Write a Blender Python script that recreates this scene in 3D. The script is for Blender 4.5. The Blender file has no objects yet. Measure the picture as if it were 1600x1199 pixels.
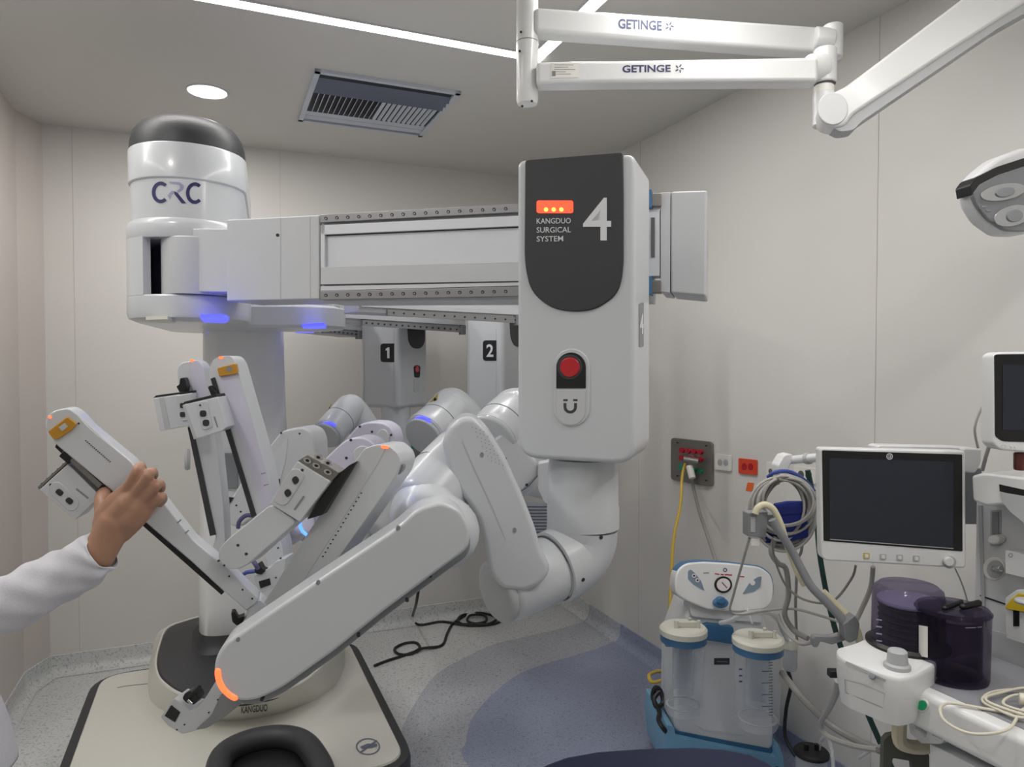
import bpy, bmesh, math, random
from mathutils import Vector, Matrix
random.seed(7)
R = math.radians
COL = bpy.context.scene.collection

# ------------------------------------------------------------ camera, light, exposure
FPX = 1110.0
CAM = Vector((0.0, 0.0, 1.55))
PITCH = math.atan(27.5 / FPX)
cd = bpy.data.cameras.new('camera'); cd.sensor_width = 36.0; cd.lens = FPX / 1600 * 36
cd.clip_start = 0.05; cd.clip_end = 60
cam = bpy.data.objects.new('camera', cd); COL.objects.link(cam)
cam.location = CAM; cam.rotation_euler = (R(90) - PITCH, 0, 0)
bpy.context.scene.camera = cam
sc = bpy.context.scene
sc.view_settings.view_transform = 'Standard'; sc.view_settings.look = 'None'
sc.view_settings.gamma = 1; sc.view_settings.use_curve_mapping = False
sc.view_settings.exposure = -0.03
world = bpy.data.worlds.new('world'); sc.world = world; world.use_nodes = True
world.node_tree.nodes['Background'].inputs[0].default_value = (0.8, 0.8, 0.8, 1)
world.node_tree.nodes['Background'].inputs[1].default_value = 0.05
STRIP_LUM = 16.0          # emission of the ceiling light strips
PANEL_W = 4.6            # watts of the strip lamps' area lights

# ------------------------------------------------------------ picture <-> place
CR, CU = Vector((1, 0, 0)), Vector((0, math.sin(PITCH), math.cos(PITCH)))
CF = Vector((0, math.cos(PITCH), -math.sin(PITCH)))
def ray(px, py):
    d = CR * ((px - 800) / FPX) + CU * ((599.5 - py) / FPX) + CF
    return d / d.y
def P(px, py, D): return CAM + ray(px, py) * D
def Zp(px, py, z):
    d = ray(px, py); return CAM + d * ((z - CAM.z) / d.z)
H = 2.74
CORNER = Vector((0.334, 4.63, 0))
A = Vector((-.387, .922, 0)); B = Vector((.922, .387, 0)); UP = Vector((0, 0, 1))

class PL:
    """a plane in the place: through pt (or the point seen at px,py at depth D) facing n"""
    def __init__(s, px=None, py=None, D=None, pt=None, yaw=0, pitch=0, n=None):
        s.o = Vector(pt) if pt is not None else P(px, py, D)
        if n is None:
            y, p = R(yaw), R(pitch)
            n = Vector((-math.sin(y), -math.cos(y), 0)) * math.cos(p) + UP * math.sin(p)
            s.r = Vector((math.cos(y), -math.sin(y), 0))
        else:
            n = Vector(n).normalized()
            s.r = UP.cross(n).normalized() if abs(n.z) < .95 else Vector((1, 0, 0))
        s.n = n.normalized(); s.u = s.n.cross(s.r).normalized()
    def pt(s, px, py, off=0.0):
        d = ray(px, py); o = s.o + s.n * off
        return CAM + d * ((o - CAM).dot(s.n) / d.dot(s.n))
    def shift(s, off):
        q = PL(pt=s.o + s.n * off, n=s.n); q.r, q.u = s.r, s.u; return q

# ------------------------------------------------------------ materials
def lin(h):
    if isinstance(h, str):
        h = h.lstrip('#'); c = [int(h[i:i+2], 16) / 255 for i in (0, 2, 4)]
        return tuple(x / 12.92 if x <= .04045 else ((x + .055) / 1.055) ** 2.4 for x in c)
    return h
def mat(name, col, rough=.45, metal=0, var=.03, scale=30, emis=None, es=0, bump=0, coat=0, spec=.5):
    m = bpy.data.materials.new(name); m.use_nodes = True
    nt = m.node_tree; b = nt.nodes['Principled BSDF']; c = lin(col)
    tc = nt.nodes.new('ShaderNodeTexCoord'); nz = nt.nodes.new('ShaderNodeTexNoise')
    nz.inputs['Scale'].default_value = scale; nz.inputs['Detail'].default_value = 4
    nt.links.new(tc.outputs['Object'], nz.inputs['Vector'])
    mx = nt.nodes.new('ShaderNodeMix'); mx.data_type = 'RGBA'
    mx.inputs[6].default_value = (*[x * (1 - var) for x in c], 1)
    mx.inputs[7].default_value = (*[min(1, x * (1 + var)) for x in c], 1)
    nt.links.new(nz.outputs['Fac'], mx.inputs[0]); nt.links.new(mx.outputs[2], b.inputs['Base Color'])
    b.inputs['Roughness'].default_value = rough; b.inputs['Metallic'].default_value = metal
    b.inputs['Specular IOR Level'].default_value = spec
    if coat: b.inputs['Coat Weight'].default_value = coat; b.inputs['Coat Roughness'].default_value = .12
    if emis:
        b.inputs['Emission Color'].default_value = (*lin(emis), 1); b.inputs['Emission Strength'].default_value = es
    if bump:
        bp = nt.nodes.new('ShaderNodeBump'); bp.inputs['Strength'].default_value = bump; bp.inputs['Distance'].default_value = .002
        nt.links.new(nz.outputs['Fac'], bp.inputs['Height']); nt.links.new(bp.outputs[0], b.inputs['Normal'])
    return m
def clear(name, tint, dens=.25, rough=.08, body='#ffffff'):
    """thin clear plastic: mostly see-through, with a glossy skin seen at grazing angles"""
    m = bpy.data.materials.new(name); m.use_nodes = True; nt = m.node_tree
    b = nt.nodes['Principled BSDF']; out = nt.nodes['Material Output']
    b.inputs['Base Color'].default_value = (*lin(body), 1); b.inputs['Roughness'].default_value = rough
    t = nt.nodes.new('ShaderNodeBsdfTransparent'); t.inputs[0].default_value = (*lin(tint), 1)
    lw = nt.nodes.new('ShaderNodeLayerWeight'); lw.inputs['Blend'].default_value = .35
    mp = nt.nodes.new('ShaderNodeMapRange'); mp.inputs['To Min'].default_value = dens; mp.inputs['To Max'].default_value = min(1, dens + .4)
    nt.links.new(lw.outputs['Facing'], mp.inputs['Value'])
    s = nt.nodes.new('ShaderNodeMixShader'); nt.links.new(mp.outputs[0], s.inputs[0])
    nt.links.new(t.outputs[0], s.inputs[1]); nt.links.new(b.outputs[0], s.inputs[2]); nt.links.new(s.outputs[0], out.inputs[0])
    return m
def speckle(name, base, dots, light, amt=.5):
    m = mat(name, base, rough=.38, var=.04, scale=6); nt = m.node_tree; b = nt.nodes['Principled BSDF']
    tc = [n for n in nt.nodes if n.type == 'TEX_COORD'][0]
    prev = [n for n in nt.nodes if n.type == 'MIX'][0].outputs[2]
    for k, (c, s, th) in enumerate(((dots, 110, .66), (light, 130, .66), (dots, 60, .70))):
        nz = nt.nodes.new('ShaderNodeTexNoise'); nz.inputs['Scale'].default_value = s; nz.inputs['Detail'].default_value = 1
        mp = nt.nodes.new('ShaderNodeMapping'); mp.inputs['Location'].default_value = (k * 3.1, k * 7.7, k)
        nt.links.new(tc.outputs['Object'], mp.inputs[0]); nt.links.new(mp.outputs[0], nz.inputs['Vector'])
        rp = nt.nodes.new('ShaderNodeMapRange'); rp.inputs['From Min'].default_value = th - .08; rp.inputs['From Max'].default_value = th
        rp.inputs['To Max'].default_value = amt
        nt.links.new(nz.outputs['Fac'], rp.inputs['Value'])
        mx = nt.nodes.new('ShaderNodeMix'); mx.data_type = 'RGBA'; mx.inputs[7].default_value = (*lin(c), 1)
        nt.links.new(rp.outputs[0], mx.inputs[0]); nt.links.new(prev, mx.inputs[6]); prev = mx.outputs[2]
    nt.links.new(prev, b.inputs['Base Color'])
    return m
M = dict(
    wall=mat('wall_paint', '#d9d7d3', .42, var=.012, scale=1.5),
    wallpink=mat('wall_panel_left', '#d3cbc6', .45, var=.012, scale=1.5),
    ceil=mat('ceiling_paint', '#d4d2cd', .7, var=.01, scale=1.2),
    seam=mat('panel_seam', '#c6c1bb', .6),
    floor=speckle('vinyl_light_grey', '#d0d2d2', '#6f7274', '#dcdedf', .42),
    floorb=speckle('vinyl_blue_grey', '#b4b7be', '#6a7080', '#c4cad0', .5),
    floorc=speckle('vinyl_blue', '#969eb6', '#5c647c', '#a8afc4', .38),
    coved=speckle('vinyl_navy', '#5c6488', '#454c6c', '#7d86a5', .35),
    white=mat('white_plastic', '#dfe0e0', .3, var=.012, scale=4, coat=.25),
    white2=mat('white_plastic_satin', '#d4d5d7', .42, var=.012, scale=4),
    rw=mat('robot_white', '#c6c9cd', .3, var=.012, scale=4, coat=.3),
    rw2=mat('robot_white_satin', '#c2c4c7', .42, var=.012, scale=4),
    cream=mat('cream_cart_shell', '#d2d1c8', .4, var=.012, scale=4),
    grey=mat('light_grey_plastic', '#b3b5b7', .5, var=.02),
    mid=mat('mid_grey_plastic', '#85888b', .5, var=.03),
    lav=mat('lavender_grey_plastic', '#c6c4d4', .4, var=.015),
    dark=mat('charcoal_plastic', '#36373a', .48, var=.06, scale=200, bump=.15),
    black=mat('black_plastic', '#141416', .4, var=.1),
    rubber=mat('black_rubber', '#1d1e20', .6, var=.1),
    alu=mat('aluminium', '#d3d5da', .4, metal=.35, var=.02),
    rail=mat('steel_rail', '#9a9a9c', .35, metal=.6, var=.04),
    steel=mat('brushed_steel', '#8d8a86', .38, metal=.75, var=.06, scale=60),
    chrome=mat('chrome', '#c9cbcc', .18, metal=1, var=.02),
    screw=mat('screw_dark', '#3a3b3e', .45, metal=.4),
    gap=mat('shadow_gap', '#5c5d60', .6),
    navyfill=mat('dark_navy_interior', '#5a5880', .5),
    led_red=mat('led_red', '#ff5a3a', .4, emis='#ff3a22', es=2.2),
    led_dot=mat('led_dot', '#ffb060', .4, emis='#ff9a40', es=3.5),
    led_orange=mat('led_orange', '#ff7a4a', .4, emis='#ff5a30', es=2.2),
    led_blue=mat('led_blue', '#4050ff', .4, emis='#5558ff', es=1.3),
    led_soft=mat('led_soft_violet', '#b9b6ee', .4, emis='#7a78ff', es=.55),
    led_sky=mat('led_sky_blue', '#4070ff', .4, emis='#4a80ff', es=2.4),
    btn_red=mat('red_button', '#b80d20', .25, coat=.6),
    print_white=mat('white_print', '#d9dbdf', .5),
    print_dark=mat('dark_print', '#3c3e42', .5),
    print_navy=mat('navy_print', '#26265a', .45),
    print_lav=mat('lavender_print', '#9b95b5', .45),
    print_blue=mat('blue_print', '#3d4a72', .45),
    print_sym=mat('symbol_grey_blue', '#6a7080', .5),
    yellow=mat('amber_latch', '#b98418', .3, coat=.5),
    warn=mat('yellow_sticker', '#c2b060', .5),
    strip=mat('light_strip_diffuser', '#ffffff', .5, emis='#fffaf2', es=STRIP_LUM),
    down=mat('downlight_diffuser', '#ffffff', .5, emis='#fffdfa', es=6),
    vent=mat('vent_white_blue', '#c9cfd9', .5), ventd=mat('vent_slate', '#6e7484', .5), ventk=mat('vent_duct_dark', '#22252e', .6),
    red_out=mat('red_outlet', '#b0122a', .4), green_out=mat('green_outlet', '#1f8a68', .4),
    orange=mat('orange_socket', '#d9482a', .4), tag=mat('orange_tag', '#ee7030', .5),
    socket=mat('white_socket', '#e6e4de', .4),
    yhose=mat('yellow_hose', '#d9b84c', .4), ghose=mat('grey_cable', '#8d8b88', .45), ghose2=mat('light_grey_cable', '#aaa8a4', .45),
    cream_hose=mat('cream_arm', '#d9d2b4', .45), garm=mat('grey_arm', '#86888b', .45),
    green=mat('dark_green_hose', '#10352f', .4), navy=mat('navy_vinyl', '#12183a', .5, bump=.2, scale=15),
    cuff=mat('royal_blue_cuff', '#1b2c80', .6, bump=.3, scale=80), cuffd=mat('navy_cuff', '#15206a', .6, bump=.3, scale=80),
    sblue=mat('suction_blue', '#3f6f98', .4), sblue2=mat('suction_base_blue', '#7db0cf', .4), spad=mat('slate_pad', '#7e8e9e', .45),
    scream=mat('ivory_lid', '#d6d5c8', .4), screen=mat('screen_glass', '#2a2e38', .25, spec=.45),
    gauge=mat('gauge_face', '#e3d8dc', .3), gel=mat('green_power', '#12805a', .3, emis='#0b8a55', es=.25),
    wcable=mat('ivory_cable', '#d8d3c2', .4), table=mat('worktop_grey', '#8c8d92', .4),
    clear=clear('clear_jar', '#f6f8fa', .03), smoke=clear('smoky_purple_jar', '#c4bfd0', .14, body='#6a6478'),
    smoked=clear('dark_purple_jar', '#d2cdd9', .12, body='#3a3444'), tube=clear('clear_tubing', '#eef0f0', .45, body='#d8dadc'),
    glass=clear('lamp_glass', '#c8ccce', .35, body='#9a9c9e'),
    skin=mat('skin', '#a57d66', .5, var=.10, scale=22, bump=.2), nail=mat('nail', '#c99a86', .35),
    coat=mat('white_coat', '#c9c9d0', .85, var=.03, scale=300, bump=.3), trousers=mat('navy_trousers', '#2b3040', .8), hair=mat('dark_hair', '#1c1613', .6),
    shoe=mat('white_shoe', '#c9c9c9', .5), olive=mat('olive_steel', '#5b5d54', .6), bcable=mat('black_cable', '#1b1c20', .45),
    bluecable=mat('blue_cable', '#3a4f9a', .45), silver=mat('reflector', '#b0b2b4', .25, metal=.8))

# ------------------------------------------------------------ mesh helpers
def wloc(o):
    v = Vector((0, 0, 0))
    while o is not None: v += o.location; o = o.parent
    return v
def mk(name, verts, faces, m, parent=None, bevel=0, seg=3, smooth=True, angle=38, mats=None, midx=None):
    off = wloc(parent) if parent else Vector((0, 0, 0))
    if not parent:                                   # a thing of one mesh keeps its origin at its own base
        c = sum(verts, Vector((0, 0, 0))) / len(verts); off = Vector((c.x, c.y, min(v.z for v in verts)))
    me = bpy.data.meshes.new(name)
    me.from_pydata([tuple(v - off) for v in verts], [], faces); me.update()
    bm = bmesh.new(); bm.from_mesh(me); bmesh.ops.recalc_face_normals(bm, faces=bm.faces); bm.to_mesh(me); bm.free()
    for mm in (mats or [m]): me.materials.append(mm)
    if midx:
        for p, i in zip(me.polygons, midx): p.material_index = i
    if smooth:
        me.polygons.foreach_set('use_smooth', [True] * len(me.polygons))
        if not bevel: me.set_sharp_from_angle(angle=R(angle))
    o = bpy.data.objects.new(name, me); COL.objects.link(o)
    if parent: o.parent = parent
    else: o.location = off
    if bevel:
        b = o.modifiers.new('bevel', 'BEVEL'); b.width = bevel; b.segments = seg; b.limit_method = 'ANGLE'
        b.angle_limit = R(42); b.harden_normals = True; b.use_clamp_overlap = True
    return o
def join(name, parts, m, parent=None, **k):
    V, F = [], []
    for v, f in parts:
        n = len(V); V += v; F += [[i + n for i in q] for q in f]
    return mk(name, V, F, m, parent, **k)
def thing(name, loc, label, cat, group=None):
    o = bpy.data.objects.new(name, None); COL.objects.link(o); o.location = loc; o.empty_display_size = .1
    return tag(o, label, cat, group)
def tag(o, label=None, cat=None, group=None, kind=None):
    if label: o['label'] = label
    if cat: o['category'] = cat
    if group: o['group'] = group
    if kind: o['kind'] = kind
    return o
def rpoly(pts, r, n=6):
    """round the corners of a picture outline; r a number or one per corner"""
    out = []; N = len(pts)
    for i, p in enumerate(pts):
        rr = r[i] if isinstance(r, (list, tuple)) else r
        a, b, c = Vector(pts[i - 1]), Vector(p), Vector(pts[(i + 1) % N])
        la, lc = (a - b).length, (c - b).length
        if rr <= 0 or la < 1e-6 or lc < 1e-6: out.append(tuple(b)); continue
        d = min(rr, la * .48, lc * .48)
        s, e = b + (a - b) / la * d, b + (c - b) / lc * d
        for k in range(n + 1):
            t = k / n; out.append(tuple(s * (1 - t) ** 2 + b * 2 * t * (1 - t) + e * t * t))
    return out
def rect(x0, y0, x1, y1): return [(x0, y0), (x1, y0), (x1, y1), (x0, y1)]
def ell(cx, cy, rx, ry=None, n=28, a0=0, a1=360, rot=0):
    ry = ry or rx; full = abs(a1 - a0) >= 360; m = n if full else n + 1; o = []
    for k in range(m):
        t = R(a0 + (a1 - a0) * k / n); x, y = rx * math.cos(t), ry * math.sin(t)
        c, s = math.cos(R(rot)), math.sin(R(rot)); o.append((cx + x * c - y * s, cy + x * s + y * c))
    return o
def capsule(x0, y0, x1, y1, r0, r1=None, n=10):
    r1 = r1 or r0; a = math.degrees(math.atan2(y1 - y0, x1 - x0))
    return ell(x1, y1, r1, n=n, a0=a - 90, a1=a + 90) + ell(x0, y0, r0, n=n, a0=a + 90, a1=a + 270)
def prism(front, back):
    n = len(front); V = list(front) + list(back)
    F = [list(range(n)), list(range(2 * n - 1, n - 1, -1))] + [[i, i + n, (i + 1) % n + n, (i + 1) % n] for i in range(n)]
    return V, F
def slab(name, pl, pts, th, m, parent=None, bevel=0, off=0, rnd=0, seg=3, **k):
    if rnd: pts = rpoly(pts, rnd)
    f = [pl.pt(x, y, off) for x, y in pts]
    V, F = prism(f, [v - pl.n * th for v in f])
    return mk(name, V, F, m, parent, bevel=bevel, seg=seg, **k)
def slabs(name, pl, plist, th, m, parent=None, off=0, **k):
    return join(name, [prism([pl.pt(x, y, off) for x, y in q], [pl.pt(x, y, off) - pl.n * th for x, y in q]) for q in plist], m, parent, **k)
def wbox(c, sx, sy, sz, ax=None, ay=None, az=None):
    ax = ax or Vector((1, 0, 0)); ay = ay or Vector((0, 1, 0)); az = az or UP; c = Vector(c)
    b = [c + ax * (i * sx / 2) + ay * (j * sy / 2) - az * sz / 2 for i, j in ((-1, -1), (1, -1), (1, 1), (-1, 1))]
    return prism(b, [v + az * sz for v in b])
def box(name, c, sx, sy, sz, m, parent=None, bevel=0, ax=None, ay=None, az=None, **k):
    V, F = wbox(c, sx, sy, sz, ax, ay, az); return mk(name, V, F, m, parent, bevel=bevel, **k)
def catmull(pts, n=8, closed=False):
    pts = [Vector(p) for p in pts]
    if len(pts) < 3 and not closed: return pts
    out = []; N = len(pts); rng = range(N if closed else N - 1)
    for i in rng:
        if closed: p0, p1, p2, p3 = pts[i - 1], pts[i], pts[(i + 1) % N], pts[(i + 2) % N]
        else: p0, p1, p2, p3 = pts[max(i - 1, 0)], pts[i], pts[i + 1], pts[min(i + 2, N - 1)]
        for k in range(n):
            t = k / n; out.append(.5 * ((2 * p1) + (-p0 + p2) * t + (2 * p0 - 5 * p1 + 4 * p2 - p3) * t * t + (-p0 + 3 * p1 - 3 * p2 + p3) * t ** 3))
    if not closed: out.append(pts[-1])
    return out
def sweep(pts, rad, res=20, cap='flat', e=.006, ex=1.0, side=None):
    """a round rod along points; rad a number or one per point; ex flattens it along 'side'"""
    pts = [Vector(p) for p in pts]; n = len(pts)
    if not isinstance(rad, (list, tuple)): rad = [rad] * n
    if cap in ('bev', 'round'):
        d0, d1 = (pts[0] - pts[1]).normalized(), (pts[-1] - pts[-2]).normalized(); A0, A1 = [], []
        if cap == 'bev':
            for k in range(4):
                a = R(90 * k / 3); A0.append((pts[0] - d0 * e * (1 - math.sin(a)) , rad[0] - e * (1 - math.cos(a)))) if 0 else None
            steps = [R(x) for x in (0, 30, 60, 90)]
            A0 = [(pts[0] + d0 * (e * math.sin(a) - e), rad[0] - e + e * math.cos(a)) for a in reversed(steps)]
            A1 = [(pts[-1] + d1 * (e * math.sin(a) - e), rad[-1] - e + e * math.cos(a)) for a in steps]
            L = [x[0] for x in A0] + pts[1:-1] + [x[0] for x in A1]; Q = [x[1] for x in A0] + list(rad[1:-1]) + [x[1] for x in A1]
        else:
            st = [R(x) for x in (12, 30, 50, 70, 86)]
            A0 = [(pts[0] + d0 * rad[0] * math.sin(a), rad[0] * math.cos(a)) for a in reversed(st)]
            A1 = [(pts[-1] + d1 * rad[-1] * math.sin(a), rad[-1] * math.cos(a)) for a in st]
            L = [x[0] for x in A0] + pts + [x[0] for x in A1]; Q = [x[1] for x in A0] + list(rad) + [x[1] for x in A1]
        pts, rad = L, Q; n = len(pts)
    T = []
    for i in range(n):
        a, b = pts[max(i - 1, 0)], pts[min(i + 1, n - 1)]; t = (b - a)
        T.append(t.normalized() if t.length > 1e-9 else Vector((0, 0, 1)))
    u = side.copy() if side is not None else (UP if abs(T[0].z) < .9 else Vector((1, 0, 0)))
    u = (u - T[0] * u.dot(T[0])).normalized(); V, F = [], []
    for i in range(n):
        u = (u - T[i] * u.dot(T[i])); u = u.normalized() if u.length > 1e-6 else T[i].orthogonal().normalized()
        w = T[i].cross(u)
        for k in range(res):
            a = 2 * math.pi * k / res; V.append(pts[i] + (u * math.cos(a) * ex + w * math.sin(a)) * rad[i])
    for i in range(n - 1):
        for k in range(res):
            k2 = (k + 1) % res; F.append([i * res + k, i * res + k2, (i + 1) * res + k2, (i + 1) * res + k])
    F.append(list(range(res - 1, -1, -1))); F.append([(n - 1) * res + k for k in range(res)])
    return V, F
def tube(name, pts, rad, m, parent=None, res=20, cap='flat', e=.006, angle=38, **k):
    V, F = sweep(pts, rad, res, cap, e, **k); return mk(name, V, F, m, parent, angle=angle)
def wire(name, pts, r, m, parent=None, n=6, res=8, closed=False):
    q = catmull([P(*p) if not isinstance(p, Vector) else p for p in pts], n, closed)
    return tube(name, q, r, m, parent, res=res)
def lathe(name, prof, org, m, parent=None, axis=UP, res=40, angle=30, ex=1, **k):
    org = Vector(org); axis = Vector(axis).normalized(); u = (UP if abs(axis.z) < .9 else Vector((1, 0, 0)))
    u = (u - axis * u.dot(axis)).normalized(); w = axis.cross(u); V, F = [], []
    for r, h in prof:
        for i in range(res):
            a = 2 * math.pi * i / res; V.append(org + axis * h + (u * math.cos(a) + w * math.sin(a) * ex) * max(r, 1e-4))
    n = len(prof)
    for j in range(n - 1):
        for i in range(res):
            i2 = (i + 1) % res; F.append([j * res + i, j * res + i2, (j + 1) * res + i2, (j + 1) * res + i])
    if prof[0] != prof[-1]:
        F.append(list(range(res - 1, -1, -1))); F.append([(n - 1) * res + i for i in range(res)])
    return mk(name, V, F, m, parent, angle=angle, **k)
def loft(name, secs, m, parent=None, angle=38, **k):
    n = len(secs[0]); V = [v for s in secs for v in s]; F = []
    for j in range(len(secs) - 1):
        for i in range(n):
            i2 = (i + 1) % n; F.append([j * n + i, j * n + i2, (j + 1) * n + i2, (j + 1) * n + i])
    F.append(list(range(n - 1, -1, -1))); F.append([(len(secs) - 1) * n + i for i in range(n)])
    return mk(name, V, F, m, parent, angle=angle, **k)
_tc = {}
def glyphs(s, bold=0.0):
    key = (s, bold)
    if key not in _tc:
        c = bpy.data.curves.new('t', 'FONT'); c.body = s; c.offset = bold; c.resolution_u = 3
        o = bpy.data.objects.new('t', c); COL.objects.link(o)
        dg = bpy.context.evaluated_depsgraph_get(); me = bpy.data.meshes.new_from_object(o.evaluated_get(dg))
        V = [v.co.copy() for v in me.vertices]; F = [list(p.vertices) for p in me.polygons]
        bpy.data.objects.remove(o); bpy.data.curves.remove(c); bpy.data.meshes.remove(me); _tc[key] = (V, F)
    return _tc[key]
def text(name, fn, x0, y0, x1, y1, s, m, parent, bold=.012, skew=0, rise=0, fine=0):
    """lettering fitted into the picture box x0..x1, y0..y1 and laid on the surface fn(px, py)"""
    V, F = glyphs(s, bold)
    if fine:
        bm = bmesh.new(); vs = [bm.verts.new(v) for v in V]
        for f in F:
            try: bm.faces.new([vs[i] for i in f])
            except ValueError: pass
        bmesh.ops.triangulate(bm, faces=bm.faces); 
        for _ in range(fine): bmesh.ops.subdivide_edges(bm, edges=[e for e in bm.edges if e.calc_length() > .08], cuts=1); bmesh.ops.triangulate(bm, faces=bm.faces)
        bm.verts.index_update(); V = [v.co.copy() for v in bm.verts]; F = [[v.index for v in f.verts] for f in bm.faces]; bm.free()
    xs = [v.x for v in V]; ys = [v.y for v in V]
    ax, bx, ay, by = min(xs), max(xs), min(ys), max(ys); out = []
    for v in V:
        s_, t_ = (v.x - ax) / (bx - ax), (v.y - ay) / (by - ay)
        out.append(fn(x0 + (x1 - x0) * s_ + skew * t_, y1 + (y0 - y1) * t_ + rise * s_))
    return mk(name, out, F, m, parent, smooth=False)
def dots(name, pl, pts, rpx, m, parent, th=.004, off=.0012, n=12):
    """round screw heads or holes, every one a mesh of its own"""
    o = None
    for x, y in pts: o = slab(name, pl, ell(x, y, rpx, n=n), th, m, parent, off=off)
    return o
# ------------------------------------------------------------ the room
def struct(o, **k): o['kind'] = 'structure'; return o
C0 = CORNER
cL1 = Vector((-2.31, 3.52, 0)); cL2 = Vector((-2.31, 3.33, 0)); e1 = cL2 - A * .8; e2 = e1 - B * 1.5
e3 = e2 - A * 5.2; rr = C0 - A * 6.6
fr = C0 - A * ((C0 - e3).dot(A)); 
room = [C0, fr, e3, e2, e1, cL2, cL1]
def inroom(v, d):   # for the outer shells
    return v
V, F = prism([v.copy() for v in room], [v - UP * .08 for v in room])
def fpoly(px, z): return [Zp(x, y, 0) + UP * z for x, y in px]
band = [Zp(x, y, 0) for x, y in [(620,1199),(625,1150),(645,1105),(681,1055),(731,1026),(770,1008),(823,995),(875,983),(905,974)]]
blue = [Zp(x, y, 0) for x, y in [(733,1199),(728,1160),(740,1120),(770,1085),(809,1055),(849,1039),(901,1024),(949,1008),(968,996)]]
def close_band(b, t): # run it along the right wall and on towards the viewer
    b = b + [C0 - A * t]
    q = [b[0] - A * .8 + B * .10, b[0] - A * 2.2 + B * .5, b[0] - A * 3.2 + B * 1.0]
    w1 = C0 - A * ((C0 - b[-1]).dot(A)); w2 = C0 - A * ((C0 - q[-1]).dot(A))
    o = catmull(list(reversed(q)) + b, 5)
    o = [v - B * max(0, (v - C0).dot(B)) for v in o]
    return o + [w2]
Vb, Vc = [v + UP * .0006 for v in close_band(band, .36)], [v + UP * .0012 for v in close_band(blue, .72)]
V2 = V + Vb + Vc; F2 = F + [list(range(len(V), len(V) + len(Vb)))] + [list(range(len(V) + len(Vb), len(V2)))]
floor = mk('floor', V2, F2, None, mats=[M['floor'], M['floorb'], M['floorc']], midx=[0] * len(F) + [1, 2], smooth=False)
struct(floor)
for p in floor.data.polygons[len(F):]:
    if p.normal.z < 0: p.flip()
V, F = prism([v + UP * H for v in room], [v + UP * (H + .08) for v in room])
struct(mk('ceiling', V, F, M['ceil'], smooth=False))
def wall(name, a, b, m, th=.08):
    d = (b - a).normalized(); n = Vector((d.y, -d.x, 0)); cen = sum(room, Vector((0, 0, 0))) / len(room)
    if (cen - a).dot(n) > 0: n = -n
    V, F = prism([a, b, b + n * th, a + n * th], [v + UP * H for v in (a, b, b + n * th, a + n * th)])
    return struct(mk(name, V, F, m, smooth=False))
wall('wall_right', C0 , fr, M['wall'])
wall('wall_back', cL1, C0, M['wall'])
wall('wall_left', cL2, e1, M['wallpink'])
wall('wall_corner', cL1, cL2, M['wallpink'])
wall('wall_left_return', e1, e2, M['wall']); wall('wall_left_rear', e2, e3, M['wall']); wall('wall_front', e3, fr, M['wall'])
def cove(name, a, b, mats, cuts=()):
    """sheet vinyl turned up the wall in a curve: 10 cm high"""
    d = (b - a).normalized(); n = Vector((-d.y, d.x, 0)); cen = Vector((0, 1.5, 0))
    if (cen - a).dot(n) < 0: n = -n
    prof = [(.05, .0018)] + [(.05 - .045 * math.sin(R(t)), .0018 + .048 * (1 - math.cos(R(t)))) for t in (20, 40, 60, 80, 90)] + [(.004, .098), (.0, .1)]
    ts = [0] + [c for c in cuts] + [(b - a).length]; V, F, mi = [], [], []
    for t in ts:
        for x, z in prof: V.append(a + d * t + n * x + UP * z)
    k = len(prof)
    for i in range(len(ts) - 1):
        for j in range(k - 1):
            F.append([i * k + j, i * k + j + 1, (i + 1) * k + j + 1, (i + 1) * k + j]); mi.append(min(i, len(mats) - 1))
    return struct(mk(name, V, F, None, mats=mats, midx=mi, angle=60))
tb = [(C0 - Zp(928, 955, 0)).dot(A), (C0 - Zp(982, 975, 0)).dot(A)]
cove('baseboard_right', C0, fr, [M['floor'], M['floorb'], M['floorc']], [.36, .72])
cove('baseboard_back', cL1, C0, [M['floor']]); cove('baseboard_corner', cL2, cL1, [M['floor']]); cove('baseboard_left', e1, cL2, [M['floor']])
# seams between the wall panels
def seam(i, o, n, z0=.1):
    struct(mk('trim_%d' % i, *wbox(o + n * .0006 + UP * (z0 + (H - z0) / 2), .002, .002, H - z0, A, B), M['seam'], smooth=False))
for i, t in enumerate((.9, 2.37, 3.6)): seam(i + 1, C0 - A * t, -B)
for i, px in enumerate((118, 440)):
    u = (px - 800) / FPX; t = (C0.x - u * C0.y) / (B.x - u * B.y); seam(i + 5, C0 - B * t, -A)

# ceiling light strips, a square ring of them sunk into the ceiling
LC = Zp(838, 90, H); LL = 2.5; W = .05
def strip(name, c, L, d, e, label, k=1):
    t = thing(name, c, label, 'ceiling light', 'light strips sunk in the ceiling')
    box('diffuser', c - UP * .002, L, W, .006, M['strip'], t, ax=d, ay=e)
    join('frame', [wbox(c + e * s * (W / 2 + .003) - UP * .002, L, .006, .008, d, e) for s in (-1, 1)], M['white2'], t)
    ld = bpy.data.lights.new('strip_light', 'AREA'); ld.shape = 'RECTANGLE'; ld.size = L; ld.size_y = W
    ld.energy = PANEL_W * L * k; ld.color = (1, .99, .98)
    lo = bpy.data.objects.new('strip_light', ld); COL.objects.link(lo); lo.parent = t; lo.location = -UP * .012
    lo.rotation_euler = (0, 0, math.atan2(d.y, d.x))
strip('ceiling_light_strip', LC - B * LL / 2, LL + W, B, A, 'long white light strip crossing the ceiling from top left to the pendant pole')
strip('ceiling_light_strip', LC - A * (LL / 2 + W / 2 + .006), LL, A, B, 'slanting white light strip on the ceiling seen behind the upper pendant arm')
strip('ceiling_light_strip', LC - A * LL - B * LL / 2 - A * .06, LL - .1, B, A, 'light strip on the ceiling behind the viewer', .5)
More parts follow.
